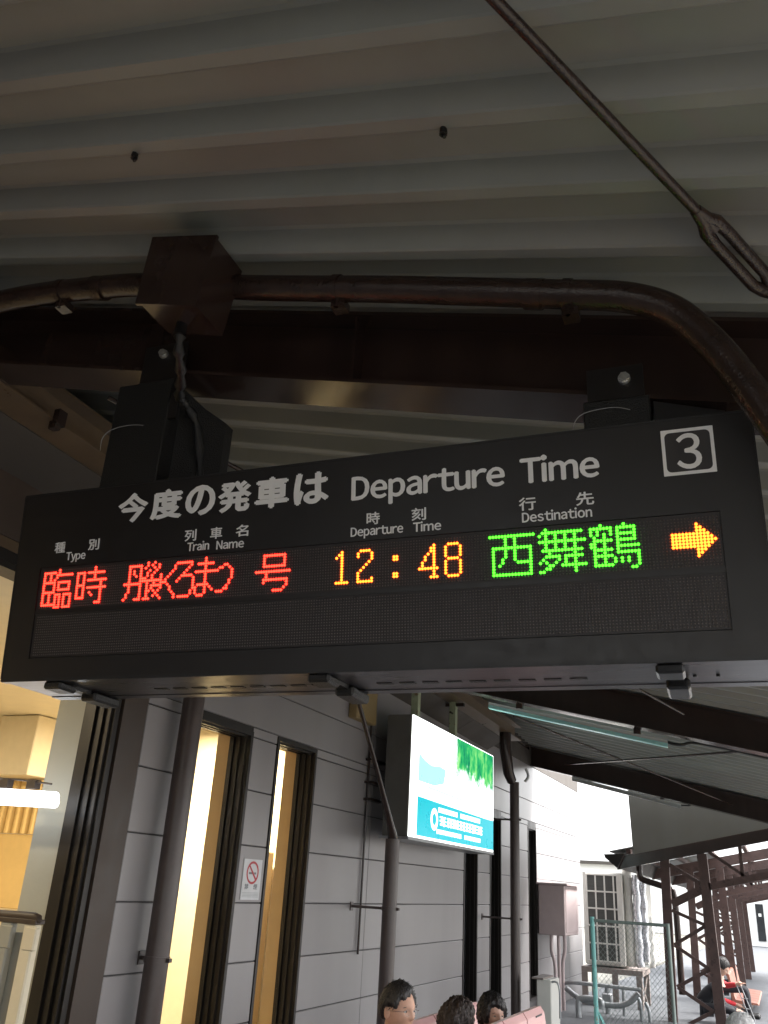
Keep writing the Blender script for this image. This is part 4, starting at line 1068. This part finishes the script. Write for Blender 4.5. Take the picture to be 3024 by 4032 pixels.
# gutter end at the left of the second canopy
q = MB(); q.hexa([(-2.78, 16.45, 2.28), (-2.58, 16.45, 2.12), (-2.58, 34, 1.98), (-2.78, 34, 2.12), (-2.80, 16.45, 2.34), (-2.45, 16.45, 2.36), (-2.45, 34, 2.20), (-2.80, 34, 2.18)]); q.build('gutter', frame_m, c2)
q = MB(); q.tube(arc([(-2.30, 17.2, 2.20), (-2.30, 17.2, 2.08), (-2.27, 17.2, 1.98), (-2.0, 17.2, 1.90), (-1.80, 17.2, 1.84), (-1.74, 17.2, 1.75), (-1.72, 17.2, 1.4), (-1.72, 17.2, 0.2)]), 0.055, 12); q.build('gutter_pipe', brown, c2)

# ------------------------------------------------------------------ far building
fb = thing('far_building', 'white far building with narrow dark windows at the end of the platform', 'building', (-2, 62, -0.6))
q = MB(); q.box(-14, 8, 62, 70, -1.2, 3.6); q.build('wall', farwall, fb)
for x in (-2.25, -1.30, -4.2, 0.4):
    q = MB(); q.box(x - 0.22, x + 0.22, 61.93, 62.05, -0.3, 1.75); w_ = q.build('window', dkglass, fb)
    q = MB(); q.box(x - 0.08, x + 0.08, 61.90, 61.925, 1.05, 1.22); q.build('window_notice', farwall, w_)
q = MB(); q.box(-14.3, 8.3, 61.5, 70.5, 3.6, 3.8); q.build('roof', soffit_m, fb)

# ------------------------------------------------------------------ air conditioning unit on its stand
AY = 18.0
ac = thing('air_conditioner', 'tall ivory outdoor air conditioning unit with dark gridded front', 'air conditioner', (-3.1, 18.4, 0.45))
q = MB(); q.box(-3.49, -2.76, AY + 0.03, AY + 0.85, 0.48, 2.08, bev=0.02); q.build('casing', ac_m, ac)
q = MB(); q.box(-3.42, -2.86, AY + 0.012, AY + 0.03, 0.56, 2.03); q.build('coil', fin_m, ac)
for i in range(5):
    x = -3.42 + i * 0.17 if i < 4 else -2.84
    q = MB(); q.box(x - 0.014, x + 0.014, AY - 0.006, AY + 0.012, 0.54, 2.05, bev=0.003); q.build('grille_bar', ac_m, ac)
for j in range(6):
    z = 0.55 + j * 0.2965
    q = MB(); q.box(-3.44, -2.83, AY - 0.010, AY + 0.010, z - 0.014, z + 0.014, bev=0.003); q.build('grille_bar', ac_m, ac)
q = MB(); q.box(-3.49, -3.43, AY - 0.004, AY + 0.03, 0.50, 2.07); q.box(-2.85, -2.76, AY - 0.004, AY + 0.03, 0.50, 2.07); q.build('front_frame', ac_m, ac)
ac2 = thing('air_conditioner', 'second ivory outdoor unit half hidden behind the foil wrapped ducts', 'air conditioner', (-2.2, 20.4, 0.45))
q = MB(); q.box(-2.74, -2.55, 19.6, 20.6, 0.45, 2.1, bev=0.02); q.build('casing', ac_m, ac2)
q = MB(); q.box(-2.66, -2.57, 19.585, 19.6, 0.95, 1.9); q.build('coil', fin_m, ac2)
for j in range(6):
    q = MB(); q.box(-2.67, -2.56, 19.57, 19.586, 0.95 + j * 0.19, 0.965 + j * 0.19); q.build('grille_bar', ac_m, ac2)
du = thing('duct_bundle', 'white and foil wrapped ducts rising beside the tall outdoor unit', 'duct', (-2.6, 18.3, 0.4))
for (x, y, r, z0_, z1_, mm) in ((-2.68, 18.25, 0.09, 0.5, 2.15, ac_m), (-2.52, 18.2, 0.075, 0.5, 2.05, foil_m), (-2.40, 18.25, 0.06, 0.6, 1.95, foil_m), (-2.32, 18.4, 0.05, 0.5, 1.35, ac_m)):
    q = MB(); pts = [(x + 0.012 * math.sin(t * 1.7 + x * 9), y + 0.01 * math.cos(t * 2.3), z0_ + (z1_ - z0_) * t / 14) for t in range(15)]
    q.tube(pts, [r * (1 + 0.035 * math.sin(t * 2.6 + x * 5)) for t in range(15)], 14); q.build('duct_run', mm, du)
stn = thing('unit_stand', 'grey brown steel stand carrying the outdoor unit above the pipes', 'stand', (-2.9, 18.4, -0.2))
q = MB(); q.box(-3.55, -2.45, AY - 0.1, AY + 0.95, 0.36, 0.45); q.build('deck', stand_m, stn)
for (x, y) in ((-2.52, AY - 0.06), (-2.52, AY + 0.9), (-3.5, AY - 0.06), (-3.5, AY + 0.9), (-2.95, AY - 0.06)):
    q = MB(); q.box(x - 0.05, x + 0.05, y - 0.04, y + 0.04, -0.25, 0.358); q.build('leg', stand_m, stn)
q = MB(); q.bar((-2.5, AY, 0.30), (-2.5, AY + 0.85, -0.2), 0.01, 0.04); q.build('brace', stand_m, stn)
q = MB(); q.bar((-2.5, AY, -0.2), (-2.5, AY + 0.85, 0.30), 0.01, 0.04); q.build('brace', stand_m, stn)
# pipe work below and in front
pw = thing('pipework', 'grey insulated pipes and valves under the outdoor unit', 'pipes', (-3.0, 16.5, -0.15))
for pts, r in (([(-3.6, 16.6, 0.25), (-3.3, 16.5, 0.28), (-2.3, 16.5, 0.27)], 0.03), ([(-3.5, 16.3, 0.2), (-3.2, 16.2, 0.06), (-2.7, 16.2, 0.03), (-2.45, 16.2, 0.1), (-2.3, 16.2, 0.24)], 0.045),
               ([(-3.2, 15.8, -0.2), (-3.2, 15.8, 0.05), (-3.15, 15.8, 0.12), (-2.85, 15.8, 0.12), (-2.85, 15.8, 0.0)], 0.05), ([(-2.35, 16.2, 0.22), (-2.28, 16.2, 0.1), (-2.27, 16.2, -0.2)], 0.03), ([(-2.2, 16.2, 0.12), (-2.15, 16.2, 0.0), (-2.14, 16.2, -0.2)], 0.03),
               ([(-2.9, 16.8, 0.28), (-2.9, 16.8, -0.2)], 0.05), ([(-2.62, 16.7, 0.28), (-2.62, 16.7, -0.2)], 0.03)):
    q = MB(); q.tube(arc(pts, 4), r, 12); q.build('pipe', pipe_m, pw)
q = MB(); q.box(-2.98, -2.82, 16.7, 16.86, -0.05, 0.15, bev=0.02); q.build('valve', pipe_m, pw)
# electrical box on the wall
eb = thing('electrical_box', 'pinkish grey electrical cabinet on the sunlit end of the wall', 'electrical box', (-3.55, 16.6, 1.0))
q = MB(); q.box(WX + 0.02, -3.42, 15.99, 17.1, 1.0, 1.79, bev=0.012); q.build('cabinet', pinkbox_m, eb)
q = MB(); q.box(WX + 0.0, -3.36, 15.93, 17.15, 1.79, 1.82); q.build('rain_hood', pinkbox_m, eb)
q = MB(); q.box(-3.42, -3.412, 16.05, 17.04, 1.05, 1.75, bev=0.003); q.build('door', pinkbox_m, eb)
for (y, z2, x2) in ((16.15, -0.3, -3.70), (16.35, -0.3, -3.62), (16.55, -0.3, -3.56)):
    q = MB(); q.tube(arc([(x2, y, 1.0), (x2, y, 0.75), (-3.62 + (x2 + 3.62) * 0.3, y, 0.5), (-3.62 + (x2 + 3.62) * 0.3, y, z2)], 4), 0.03, 10); q.build('cable_conduit', pinkbox_m, eb)
# small grey meter box near the bench
mbx = thing('meter_cabinet', 'small white metal cabinet with a handle at the foot of the wall', 'cabinet', (-2.9, 12.6, -0.12))
q = MB(); q.box(-3.05, -2.86, 12.4, 12.9, -0.12, 0.62, bev=0.01); q.build('cabinet_body', ac_m, mbx)
q = MB(); q.box(-3.10, -2.95, 12.35, 12.95, 0.62, 0.64); q.build('lid', stand_m, mbx)
q = MB(); q.tube(arc([(-2.85, 12.4, 0.60), (-2.78, 12.4, 0.6), (-2.75, 12.4, 0.5), (-2.75, 12.4, 0.2)]), 0.012, 8); q.build('handle', pipe_m, mbx)

# ------------------------------------------------------------------ chain-link fence
fe = thing('chain_link_fence', 'teal framed chain link fence in front of the outdoor unit', 'fence', (-2.0, 13.0, -0.12))
q = MB(); q.tube([(-2.40, 13, -0.3), (-2.41, 13, 1.39)], 0.030, 14); q.build('post', teal_m, fe)
q = MB(); q.tube([(-1.42, 13, -0.3), (-1.42, 13, 1.37)], 0.024, 14); q.build('post', mesh_m, fe)
q = MB(); q.tube([(-2.40, 13, 1.345), (-1.42, 13, 1.345)], 0.020, 12); q.build('top_rail', mesh_m, fe)
q = MB(); q.bar((-2.38, 13, 0.25), (-2.18, 13.25, -0.25), 0.03, 0.03); q.build('stay', teal_m, fe)
q = MB()
s_ = 0.062
x = -2.38
k = 0
while k < 46:
    xa = -3.9 + k * s_
    for sg in (1, -1):
        # wires at 50 degrees, clipped to the frame
        x0 = xa if sg == 1 else xa + 1.5
        p0, p1 = [x0, -0.2], [x0 + sg * 1.35, 1.33]
        if sg == -1: p0 = [xa + 1.5, -0.2]; p1 = [xa + 1.5 - 1.35, 1.33]
        lo, hi = -2.37, -1.43
        def clip(p0, p1):
            t0, t1 = 0.0, 1.0
            dx = p1[0] - p0[0]
            ta, tb = (lo - p0[0]) / dx, (hi - p0[0]) / dx
            if ta > tb: ta, tb = tb, ta
            t0, t1 = max(t0, ta), min(t1, tb)
            return t0, t1
        t0, t1 = clip(p0, p1)
        if t1 - t0 > 0.02:
            a_ = (p0[0] + (p1[0] - p0[0]) * t0, 13.0 + 0.003 * sg, p0[1] + (p1[1] - p0[1]) * t0)
            b_ = (p0[0] + (p1[0] - p0[0]) * t1, 13.0 + 0.003 * sg, p0[1] + (p1[1] - p0[1]) * t1)
            q.tube([a_, b_], 0.0019, 4, cap=False)
    k += 1
stuff(q.build('wire_mesh', mesh_m, fe))

# ------------------------------------------------------------------ benches
terra = mat('terracotta_plastic', (0.30, 0.12, 0.08), 0.5)
def bench(label, x, y0, y1, zt_, ns_, parent_group, sm=None):
    t = thing('platform_bench', label, 'bench', (x, (y0 + y1) / 2, flz(y0)), parent_group)
    w_ = (y1 - y0) / ns_
    for k in range(ns_):
        ya, yb_ = y0 + k * w_ + 0.01, y0 + (k + 1) * w_ - 0.01
        q = MB()
        prof = [(-0.02, zt_), (0.02, zt_ + 0.005), (0.045, zt_ - 0.03), (0.10, zt_ - 0.38), (0.12, zt_ - 0.44), (0.50, zt_ - 0.47), (0.52, zt_ - 0.50), (0.10, zt_ - 0.50), (0.06, zt_ - 0.46), (0.0, zt_ - 0.06), (-0.04, zt_ - 0.02)]
        q.prism(prof, lambda u, v, tt: (x + u, tt, v), ya, yb_)
        q.build('seat', sm or bench_m, t)
    q = MB(); q.box(x + 0.15, x + 0.40, y0, y1, zt_ - 0.56, zt_ - 0.505); q.build('seat_beam', stand_m, t)
    for y in (y0 + 0.3, y1 - 0.3):
        q = MB(); q.box(x + 0.22, x + 0.30, y - 0.03, y + 0.03, flz(y), zt_ - 0.56); q.build('leg', stand_m, t)
    return t
bn = bench('pink plastic bench whose raised back shows at the bottom edge', -1.62, 4.7, 6.62, 0.935, 4, 'pink benches on the platform')
q = MB(); q.box(-1.572, -1.568, 6.36, 6.52, 0.895, 0.905); q.build('maker_mark', cable_m, bn)
bench('pink plastic bench where the man and two women sit', -2.32, 4.4, 7.4, 0.83, 6, 'pink benches on the platform')
bench('terracotta bench row beyond the lattice posts on the far platform', -1.12, 19.6, 22.6, 0.44, 6, 'pink benches on the platform', terra)
# folding chair-like trolley by the far bench
tr = thing('luggage_trolley', 'small chrome folding luggage trolley beside the seated people', 'trolley', (-0.68, 17.6, -0.16))
for pts in ([(-0.86, 17.6, 0.38), (-0.70, 17.6, -0.1)], [(-0.80, 17.6, 0.40), (-0.62, 17.6, -0.12)], [(-0.86, 17.6, 0.38), (-0.78, 17.6, 0.42)], [(-0.79, 17.6, 0.2), (-0.70, 17.6, 0.2)], [(-0.75, 17.6, 0.05), (-0.66, 17.6, 0.05)]):
    q = MB(); q.tube(pts, 0.008, 8); q.build('tube', pipe_m, tr)

# ------------------------------------------------------------------ people
def smooth_head(face_dir, centre, scale, skin, parent, look_down=0.0, tilt=0.0):
    """head mesh: +x face, z up, in local units of a head 0.235 m tall; returns matrix"""
    M = Matrix.Translation(centre) @ Matrix.Rotation(face_dir, 4, 'Z') @ Matrix.Rotation(look_down, 4, 'Y') @ Matrix.Rotation(tilt, 4, 'X') @ Matrix.Scale(scale, 4)
    nu, nv = 64, 48
    vs, fs = [], []
    def g(a, s): return math.exp(-(a / s) ** 2)
    for j in range(nv + 1):
        th = math.pi * j / nv
        for i in range(nu):
            ph = 2 * math.pi * i / nu
            x, y, z = math.sin(th) * math.cos(ph), math.sin(th) * math.sin(ph), math.cos(th)
            X, Y, Zz = x * 0.098, y * 0.076, z * 0.120
            if z < 0:      # jaw narrows
                t = -z
                Y *= 1 - 0.30 * t ** 1.4
                if x > 0: X *= 1 - 0.12 * t ** 2
                else: X *= 1 - 0.45 * t ** 1.1
            else:
                if x < 0: X *= 1.06
            if x > 0.2:
                f = min(1, (x - 0.2) / 0.3)
                X -= 0.006 * g(Y, 0.06) * 0                     # flatten
                # brow, eye sockets, nose, lips, chin, cheek
                X += f * 0.0045 * g(Zz - 0.022, 0.010) * g(Y, 0.045)
                for s in (-1, 1):
                    X -= f * 0.0095 * g(Zz - 0.002, 0.013) * g(Y - s * 0.031, 0.017)
                    X += f * 0.004 * g(Zz + 0.026, 0.018) * g(Y - s * 0.040, 0.018)
                nb = max(0.0, min(1.0, (0.012 - Zz) / 0.042)) if Zz > -0.032 else max(0.0, 1 - (-0.032 - Zz) / 0.008)
                X += f * (0.005 + 0.016 * nb if nb > 0 else 0.004 * g(Zz - 0.012, 0.01)) * g(Y, 0.0085 + 0.004 * nb)
                X += f * 0.0045 * g(Zz + 0.056, 0.005) * g(Y, 0.020)
                X += f * 0.0050 * g(Zz + 0.067, 0.006) * g(Y, 0.018)
                X -= f * 0.0030 * g(Zz + 0.0612, 0.0028) * g(Y, 0.022)
                X += f * 0.007 * g(Zz + 0.098, 0.014) * g(Y, 0.020)
            vs.append((X, Y, Zz))
    for j in range(nv):
        for i in range(nu):
            i2 = (i + 1) % nu
            fs.append((j * nu + i, (j + 1) * nu + i, (j + 1) * nu + i2, j * nu + i2))
    return M, vs, fs
def skinned(name, joints, radii, edges, ma, parent, root=0, levels=2):
    me = bpy.data.meshes.new(name)
    off = ORG[parent.name]
    me.from_pydata([tuple(Vector(j) - off) for j in joints], edges, [])
    me.materials.append(ma)
    o = bpy.data.objects.new(name, me); COL.objects.link(o); o.parent = parent
    ORG[o.name] = off
    sk = o.modifiers.new('skin', 'SKIN')
    for i, r in enumerate(radii):
        me.skin_vertices[0].data[i].radius = (r, r) if not isinstance(r, tuple) else r
    me.skin_vertices[0].data[root].use_root = True
    sk.use_smooth_shade = True
    sb = o.modifiers.new('sub', 'SUBSURF'); sb.levels = levels; sb.render_levels = levels
    return o
def person(label, hc, facing, scale, hair, hairm, skin, cloth, glasses=False, look_down=0.0, seat_z=0.38, arm=None, trousers=None, group=None, tilt=0.0, lean=0.0, ear=-0.03):
    """hc: head centre. facing: angle of the face from +X. seated figure facing `facing_body` = +X"""
    hc = Vector(hc)
    t = thing('person', label, 'person', (hc.x, hc.y, flz(hc.y)), group)
    M, hv, hf = smooth_head(facing, hc, scale, skin, t, look_down, tilt)
    # body skin: head + ears + neck as one mesh with hands
    q = MB(); q.add(hv, hf, 0, True, M)
    for s in (-1, 1):
        ev = []; ef = []
        n1, n2 = 10, 8
        for j in range(n2 + 1):
            th = math.pi * j / n2
            for i in range(n1):
                ph = 2 * math.pi * i / n1
                ex, ey, ezz = math.sin(th) * math.cos(ph), math.sin(th) * math.sin(ph), math.cos(th)
                ev.append((-0.008 + ex * 0.017 - abs(ey) * 0.0, s * (0.077 + ey * 0.006 + (0.008 if ex < 0 else -0.003)), -0.012 + ezz * 0.031 * (1 if ezz > 0 else 0.85)))
        for j in range(n2):
            for i in range(n1): ef.append((j * n1 + i, (j + 1) * n1 + i, (j + 1) * n1 + (i + 1) % n1, j * n1 + (i + 1) % n1))
        q.add(ev, ef, 0, True, M)
    neck0 = M @ Vector((-0.025, 0, -0.06)); neck1 = Vector((hc.x - 0.05, hc.y, hc.z - 0.21 * scale))
    q.tube([neck0, (neck0 + neck1) / 2, neck1, neck1 + Vector((0, 0, -0.05))], [0.052 * scale, 0.05 * scale, 0.056 * scale, 0.075 * scale], 20)
    body = q.build('head_and_neck', skin, t, fix=False)
    # eyes, brows, lips
    for s in (-1, 1):
        q = MB()
        vs, fs = [], []
        for j in range(9):
            th = math.pi * j / 8
            for i in range(12):
                ph = 2 * math.pi * i / 12
                vs.append((0.0795 + 0.0075 * math.sin(th) * math.cos(ph), s * 0.031 + 0.0125 * math.sin(th) * math.sin(ph), 0.001 + 0.0042 * math.cos(th)))
        for j in range(8):
            for i in range(12): fs.append((j * 12 + i, (j + 1) * 12 + i, (j + 1) * 12 + (i + 1) % 12, j * 12 + (i + 1) % 12))
        q.add(vs, fs, 0, True, M)
        vs2 = [(0.0845 + (v[0] - 0.0795) * 0.55, s * 0.031 + (v[1] - s * 0.031) * 0.42, 0.001 + (v[2] - 0.001) * 0.95) for v in vs]
        q.add(vs2, fs, 1, True, M)
        q.build('eye', [eye_w, eye_d], t, fix=False)
        q = MB(); q.tube([M @ Vector((0.088, s * 0.014, 0.020)), M @ Vector((0.087, s * 0.030, 0.0245)), M @ Vector((0.078, s * 0.047, 0.020))], [0.0022, 0.0028, 0.0014], 6); q.build('eyebrow', hairm, t)
        q = MB(); q.tube([M @ Vector((0.0825, s * 0.018, 0.003)), M @ Vector((0.0868, s * 0.030, 0.0068)), M @ Vector((0.077, s * 0.045, 0.002))], [0.0010, 0.0014, 0.0010], 6); q.build('eyelid', hairm, t)
    q = MB(); q.tube([M @ Vector((0.083, -0.022, -0.0615)), M @ Vector((0.0945, -0.008, -0.0600)), M @ Vector((0.0955, 0, -0.0610)), M @ Vector((0.0945, 0.008, -0.0600)), M @ Vector((0.083, 0.022, -0.0615))], [0.0012, 0.0032, 0.0034, 0.0032, 0.0012], 8); q.build('mouth', lip_m, t)
    # hair shell with thickness, lifted locks and a hair line
    rg = random.Random(hash(label) % 1000 if False else len(label))
    nu, nv = 72, 40
    offs = [rg.uniform(0, 6.28) for _ in range(12)]
    vs, fs, keep = [], [], {}
    puff, back, front, side_ = hair
    for j in range(nv + 1):
        th = math.pi * 0.80 * j / nv
        for i in range(nu):
            ph = 2 * math.pi * i / nu
            x, y, z = math.sin(th) * math.cos(ph), math.sin(th) * math.sin(ph), math.cos(th)
            lump = 0.5 * math.sin(5 * ph + offs[0] + 3 * th) + 0.35 * math.sin(9 * ph + offs[1] - 7 * th) + 0.25 * math.sin(17 * ph + offs[2] + 5 * th) + 0.2 * math.sin(31 * ph + offs[3])
            pf = puff * (1 + side_ * (0.20 * lump + 0.10 * math.sin(47 * ph + 11 * th + offs[6]) + 0.08 * math.sin(29 * th + 13 * ph + offs[7])))
            top = max(0, z)
            r = 1.0
            X = x * (0.098 * (1.06 if x < 0 else 1.0) + pf * (0.75 if x > 0 else 1.0) + 0.004)
            Y = y * (0.076 + pf * 0.9 + 0.004)
            Zz = z * (0.120 + pf * 1.05 + 0.003)
            if z < 0: Y *= 1 - 0.10 * (-z); X *= 1 - (0.22 * (-z) if x < 0 else 0)
            # fade the shell into the scalp at the hair line
            line = front + (0.012 * math.sin(ph * 3 + offs[4]))
            fz = z * 0.12
            frontness = max(0.0, x)
            lim = -0.085 * (1 - frontness) + line * frontness if x > 0 else -back
            xr = x / max(0.001, math.sin(th))
            def sst(a, b_, v): t_ = max(0.0, min(1.0, (v - a) / (b_ - a))); return t_ * t_ * (3 - 2 * t_)
            lim = -back + (ear + back) * sst(-0.55, -0.12, xr) + (line - ear) * sst(0.48, 0.74, xr) + 0.004 * math.sin(ph * 11 + offs[5])
            d_ = (fz - lim) / 0.016
            if d_ < 0:
                s2 = 0.93
                X, Y, Zz = x * 0.098 * s2, y * 0.076 * s2, z * 0.120 * s2
                if z < 0: Y *= 1 - 0.3 * (-z) ** 1.4
            elif d_ < 1:
                b0 = (x * 0.097, y * 0.0755, z * 0.119)
                dd = math.sqrt(d_)
                X, Y, Zz = b0[0] + (X - b0[0]) * dd, b0[1] + (Y - b0[1]) * dd, b0[2] + (Zz - b0[2]) * dd
            vs.append((X, Y, Zz))
    for j in range(nv):
        for i in range(nu):
            i2 = (i + 1) % nu
            fs.append((j * nu + i, (j + 1) * nu + i, (j + 1) * nu + i2, j * nu + i2))
    q = MB(); q.add(vs, fs, 0, True, M)
    # loose strands that break the outline
    for k in range(420):
        ph = rg.uniform(0, 6.28); th = rg.uniform(0.05, 1.5)
        x, y, z = math.sin(th) * math.cos(ph), math.sin(th) * math.sin(ph), math.cos(th)
        if x > 0.55 and z * 0.12 < front + 0.03: continue
        base = Vector((x * (0.098 + puff * 0.75), y * (0.076 + puff * 0.85), z * (0.12 + puff)))
        tang = Vector((-z * 0.3 - 0.6 * x, rg.uniform(-1, 1), -0.4)).normalized()
        l = rg.uniform(0.02, 0.045)
        nrm = Vector((x, y, z))
        q.tube([M @ (base - tang * l * 0.5 - nrm * 0.004), M @ (base + nrm * 0.0035 * (0.5 + side_)), M @ (base + tang * l * 0.6 - nrm * 0.001)], [0.0010, 0.0017, 0.0004], 4, cap=False)
    q.build('hair', hairm, t, fix=False)
    if glasses:
        gl = MB()
        for s in (-1, 1):
            ring = [M @ Vector((0.0985 - abs(0.031 * s + 0.019 * math.cos(a) * s) * 0.10, s * 0.031 + 0.020 * math.cos(a), -0.002 + 0.0145 * math.sin(a))) for a in [2 * math.pi * k / 16 for k in range(17)]]
            gl.tube(ring, 0.0009, 6, cap=False)
            gl.tube([M @ Vector((0.093, s * 0.051, 0.003)), M @ Vector((0.086, s * 0.068, 0.004)), M @ Vector((0.0, s * 0.080, 0.0))], 0.0011, 6)
        gl.tube([M @ Vector((0.0975, -0.011, 0.002)), M @ Vector((0.103, 0, 0.005)), M @ Vector((0.0975, 0.011, 0.002))], 0.0010, 6)
        gl.build('glasses', metal_gl, t)
    # clothed body (seated, facing +X)
    zs = hc.z - 0.24 * scale
    x0, y0 = hc.x - 0.06, hc.y
    g0 = flz(y0)
    sw = 0.17
    hx0 = x0 - lean
    J = [(hx0 - 0.06, y0, seat_z + 0.08), (x0 - 0.07 - lean * 0.75, y0, (seat_z + zs) / 2 + lean * 0.03), (x0 - 0.05 - lean * 0.4, y0, zs - 0.10 + lean * 0.05), (x0 - 0.02, y0, zs + 0.015),
         (x0 - 0.03, y0 - sw, zs - 0.04), (x0 + 0.02, y0 - sw - 0.05, zs - 0.30), (x0 + 0.24, y0 - 0.12, zs - 0.36),
         (x0 - 0.03, y0 + sw, zs - 0.04), (x0 + 0.02, y0 + sw + 0.05, zs - 0.30), (x0 + 0.24, y0 + 0.12, zs - 0.36)]
    if arm: J[8] = arm[0]; J[9] = arm[1]
    Rr = [(0.17, 0.13), (0.16, 0.12), (0.17, 0.11), (0.07, 0.065), 0.062, 0.05, 0.038, 0.062, 0.05, 0.038]
    skinned('jacket', J, Rr, [(0, 1), (1, 2), (2, 3), (2, 4), (4, 5), (5, 6), (2, 7), (7, 8), (8, 9)], cloth, t)
    x0 = hx0
    T = [(x0 - 0.05, y0, seat_z + 0.08), (x0 + 0.02, y0 - 0.09, seat_z + 0.07), (x0 + 0.42, y0 - 0.11, seat_z + 0.07), (x0 + 0.44, y0 - 0.11, g0 + 0.08),
         (x0 + 0.02, y0 + 0.09, seat_z + 0.07), (x0 + 0.42, y0 + 0.11, seat_z + 0.07), (x0 + 0.44, y0 + 0.11, g0 + 0.08)]
    skinned('trousers', T, [0.13, 0.09, 0.068, 0.05, 0.09, 0.068, 0.05], [(0, 1), (1, 2), (2, 3), (0, 4), (4, 5), (5, 6)], trousers or cloth_dark, t)
    for s in (-1, 1):
        q = MB(); q.box(x0 + 0.38, x0 + 0.62, y0 + s * 0.11 - 0.045, y0 + s * 0.11 + 0.045, g0, g0 + 0.08, bev=0.025); q.build('shoe', cable_m, t)
    # hands: palm and five fingers each
    for (wr, dr, s) in ((Vector(J[6]), Vector((0.9, 0.15, -0.35)).normalized(), -1), (Vector(J[9]), (Vector(J[9]) - Vector(J[8])).normalized() if arm else Vector((0.9, -0.15, -0.35)).normalized(), 1)):
        up = Vector((0, 0, 1)); sd_ = dr.cross(up).normalized(); up = sd_.cross(dr).normalized()
        q = MB()
        q.tube([wr - dr * 0.02, wr + dr * 0.03, wr + dr * 0.085], [0.026, 0.034, 0.034], 14)
        for i, (o_, l) in enumerate(((-0.026, 0.062), (-0.009, 0.075), (0.009, 0.070), (0.026, 0.055))):
            b0 = wr + dr * 0.075 + sd_ * o_
            spread = sd_ * (o_ * (0.9 if arm else 0.2))
            q.tube([b0, b0 + dr * l * 0.5 + spread * 0.5 + up * 0.004, b0 + dr * l * 0.8 + spread - up * (0.008 if not arm else 0.0), b0 + dr * l + spread * 1.2 - up * (0.02 if not arm else 0.002)], [0.0095, 0.009, 0.008, 0.005], 8)
        b0 = wr + dr * 0.03 + sd_ * (-0.028 * s)
        q.tube([b0, b0 + dr * 0.03 - sd_ * 0.022 * s, b0 + dr * 0.058 - sd_ * 0.03 * s], [0.013, 0.0105, 0.007], 8)
        q.build('hand', skin, t)
    return t
person('seated man with short black hair and thin glasses looking right', (-1.95, 4.87, 1.035), rad(-22), 1.0, (0.016, 0.045, 0.066, 0.5), hair_m, skin_m, cloth_dark, glasses=True, ear=0.016)
person('seated person with curly dark brown hair, face turned away to the right', (-1.93, 5.83, 0.875), rad(42), 0.97, (0.030, 0.085, 0.055, 1.6), hair_br, skin_f, cloth_plum, tilt=0.05)
person('seated woman with short wavy black hair facing the camera side', (-1.93, 6.56, 0.858), rad(-40), 0.95, (0.026, 0.075, 0.046, 1.3), hair_m, skin_f, cloth_grey, ear=-0.045)
person('person in a black jacket sitting bent forward behind the lattice post', (-1.05, 17.2, 0.66), rad(-10), 1.10, (0.02, 0.09, 0.05, 0.6), hair_m, skin_f, cloth_dark, look_down=0.5, seat_z=-0.02, lean=0.26, ear=0.0)
person('person with a red sleeve reaching a hand out towards the trolley', (-1.12, 18.6, 0.62), rad(0), 1.0, (0.02, 0.09, 0.05, 0.6), hair_m, skin_f, cloth_red, look_down=0.3, seat_z=0.2, arm=((-1.02, 17.75, 0.36), (-0.86, 17.65, 0.40)))
person('grey haired person in a dark coat low at the right edge of the platform', (-0.47, 9.6, 0.60), rad(20), 1.0, (0.028, 0.08, 0.055, 0.8), hair_gr, skin_f, cloth_dark, look_down=0.4, seat_z=0.12)
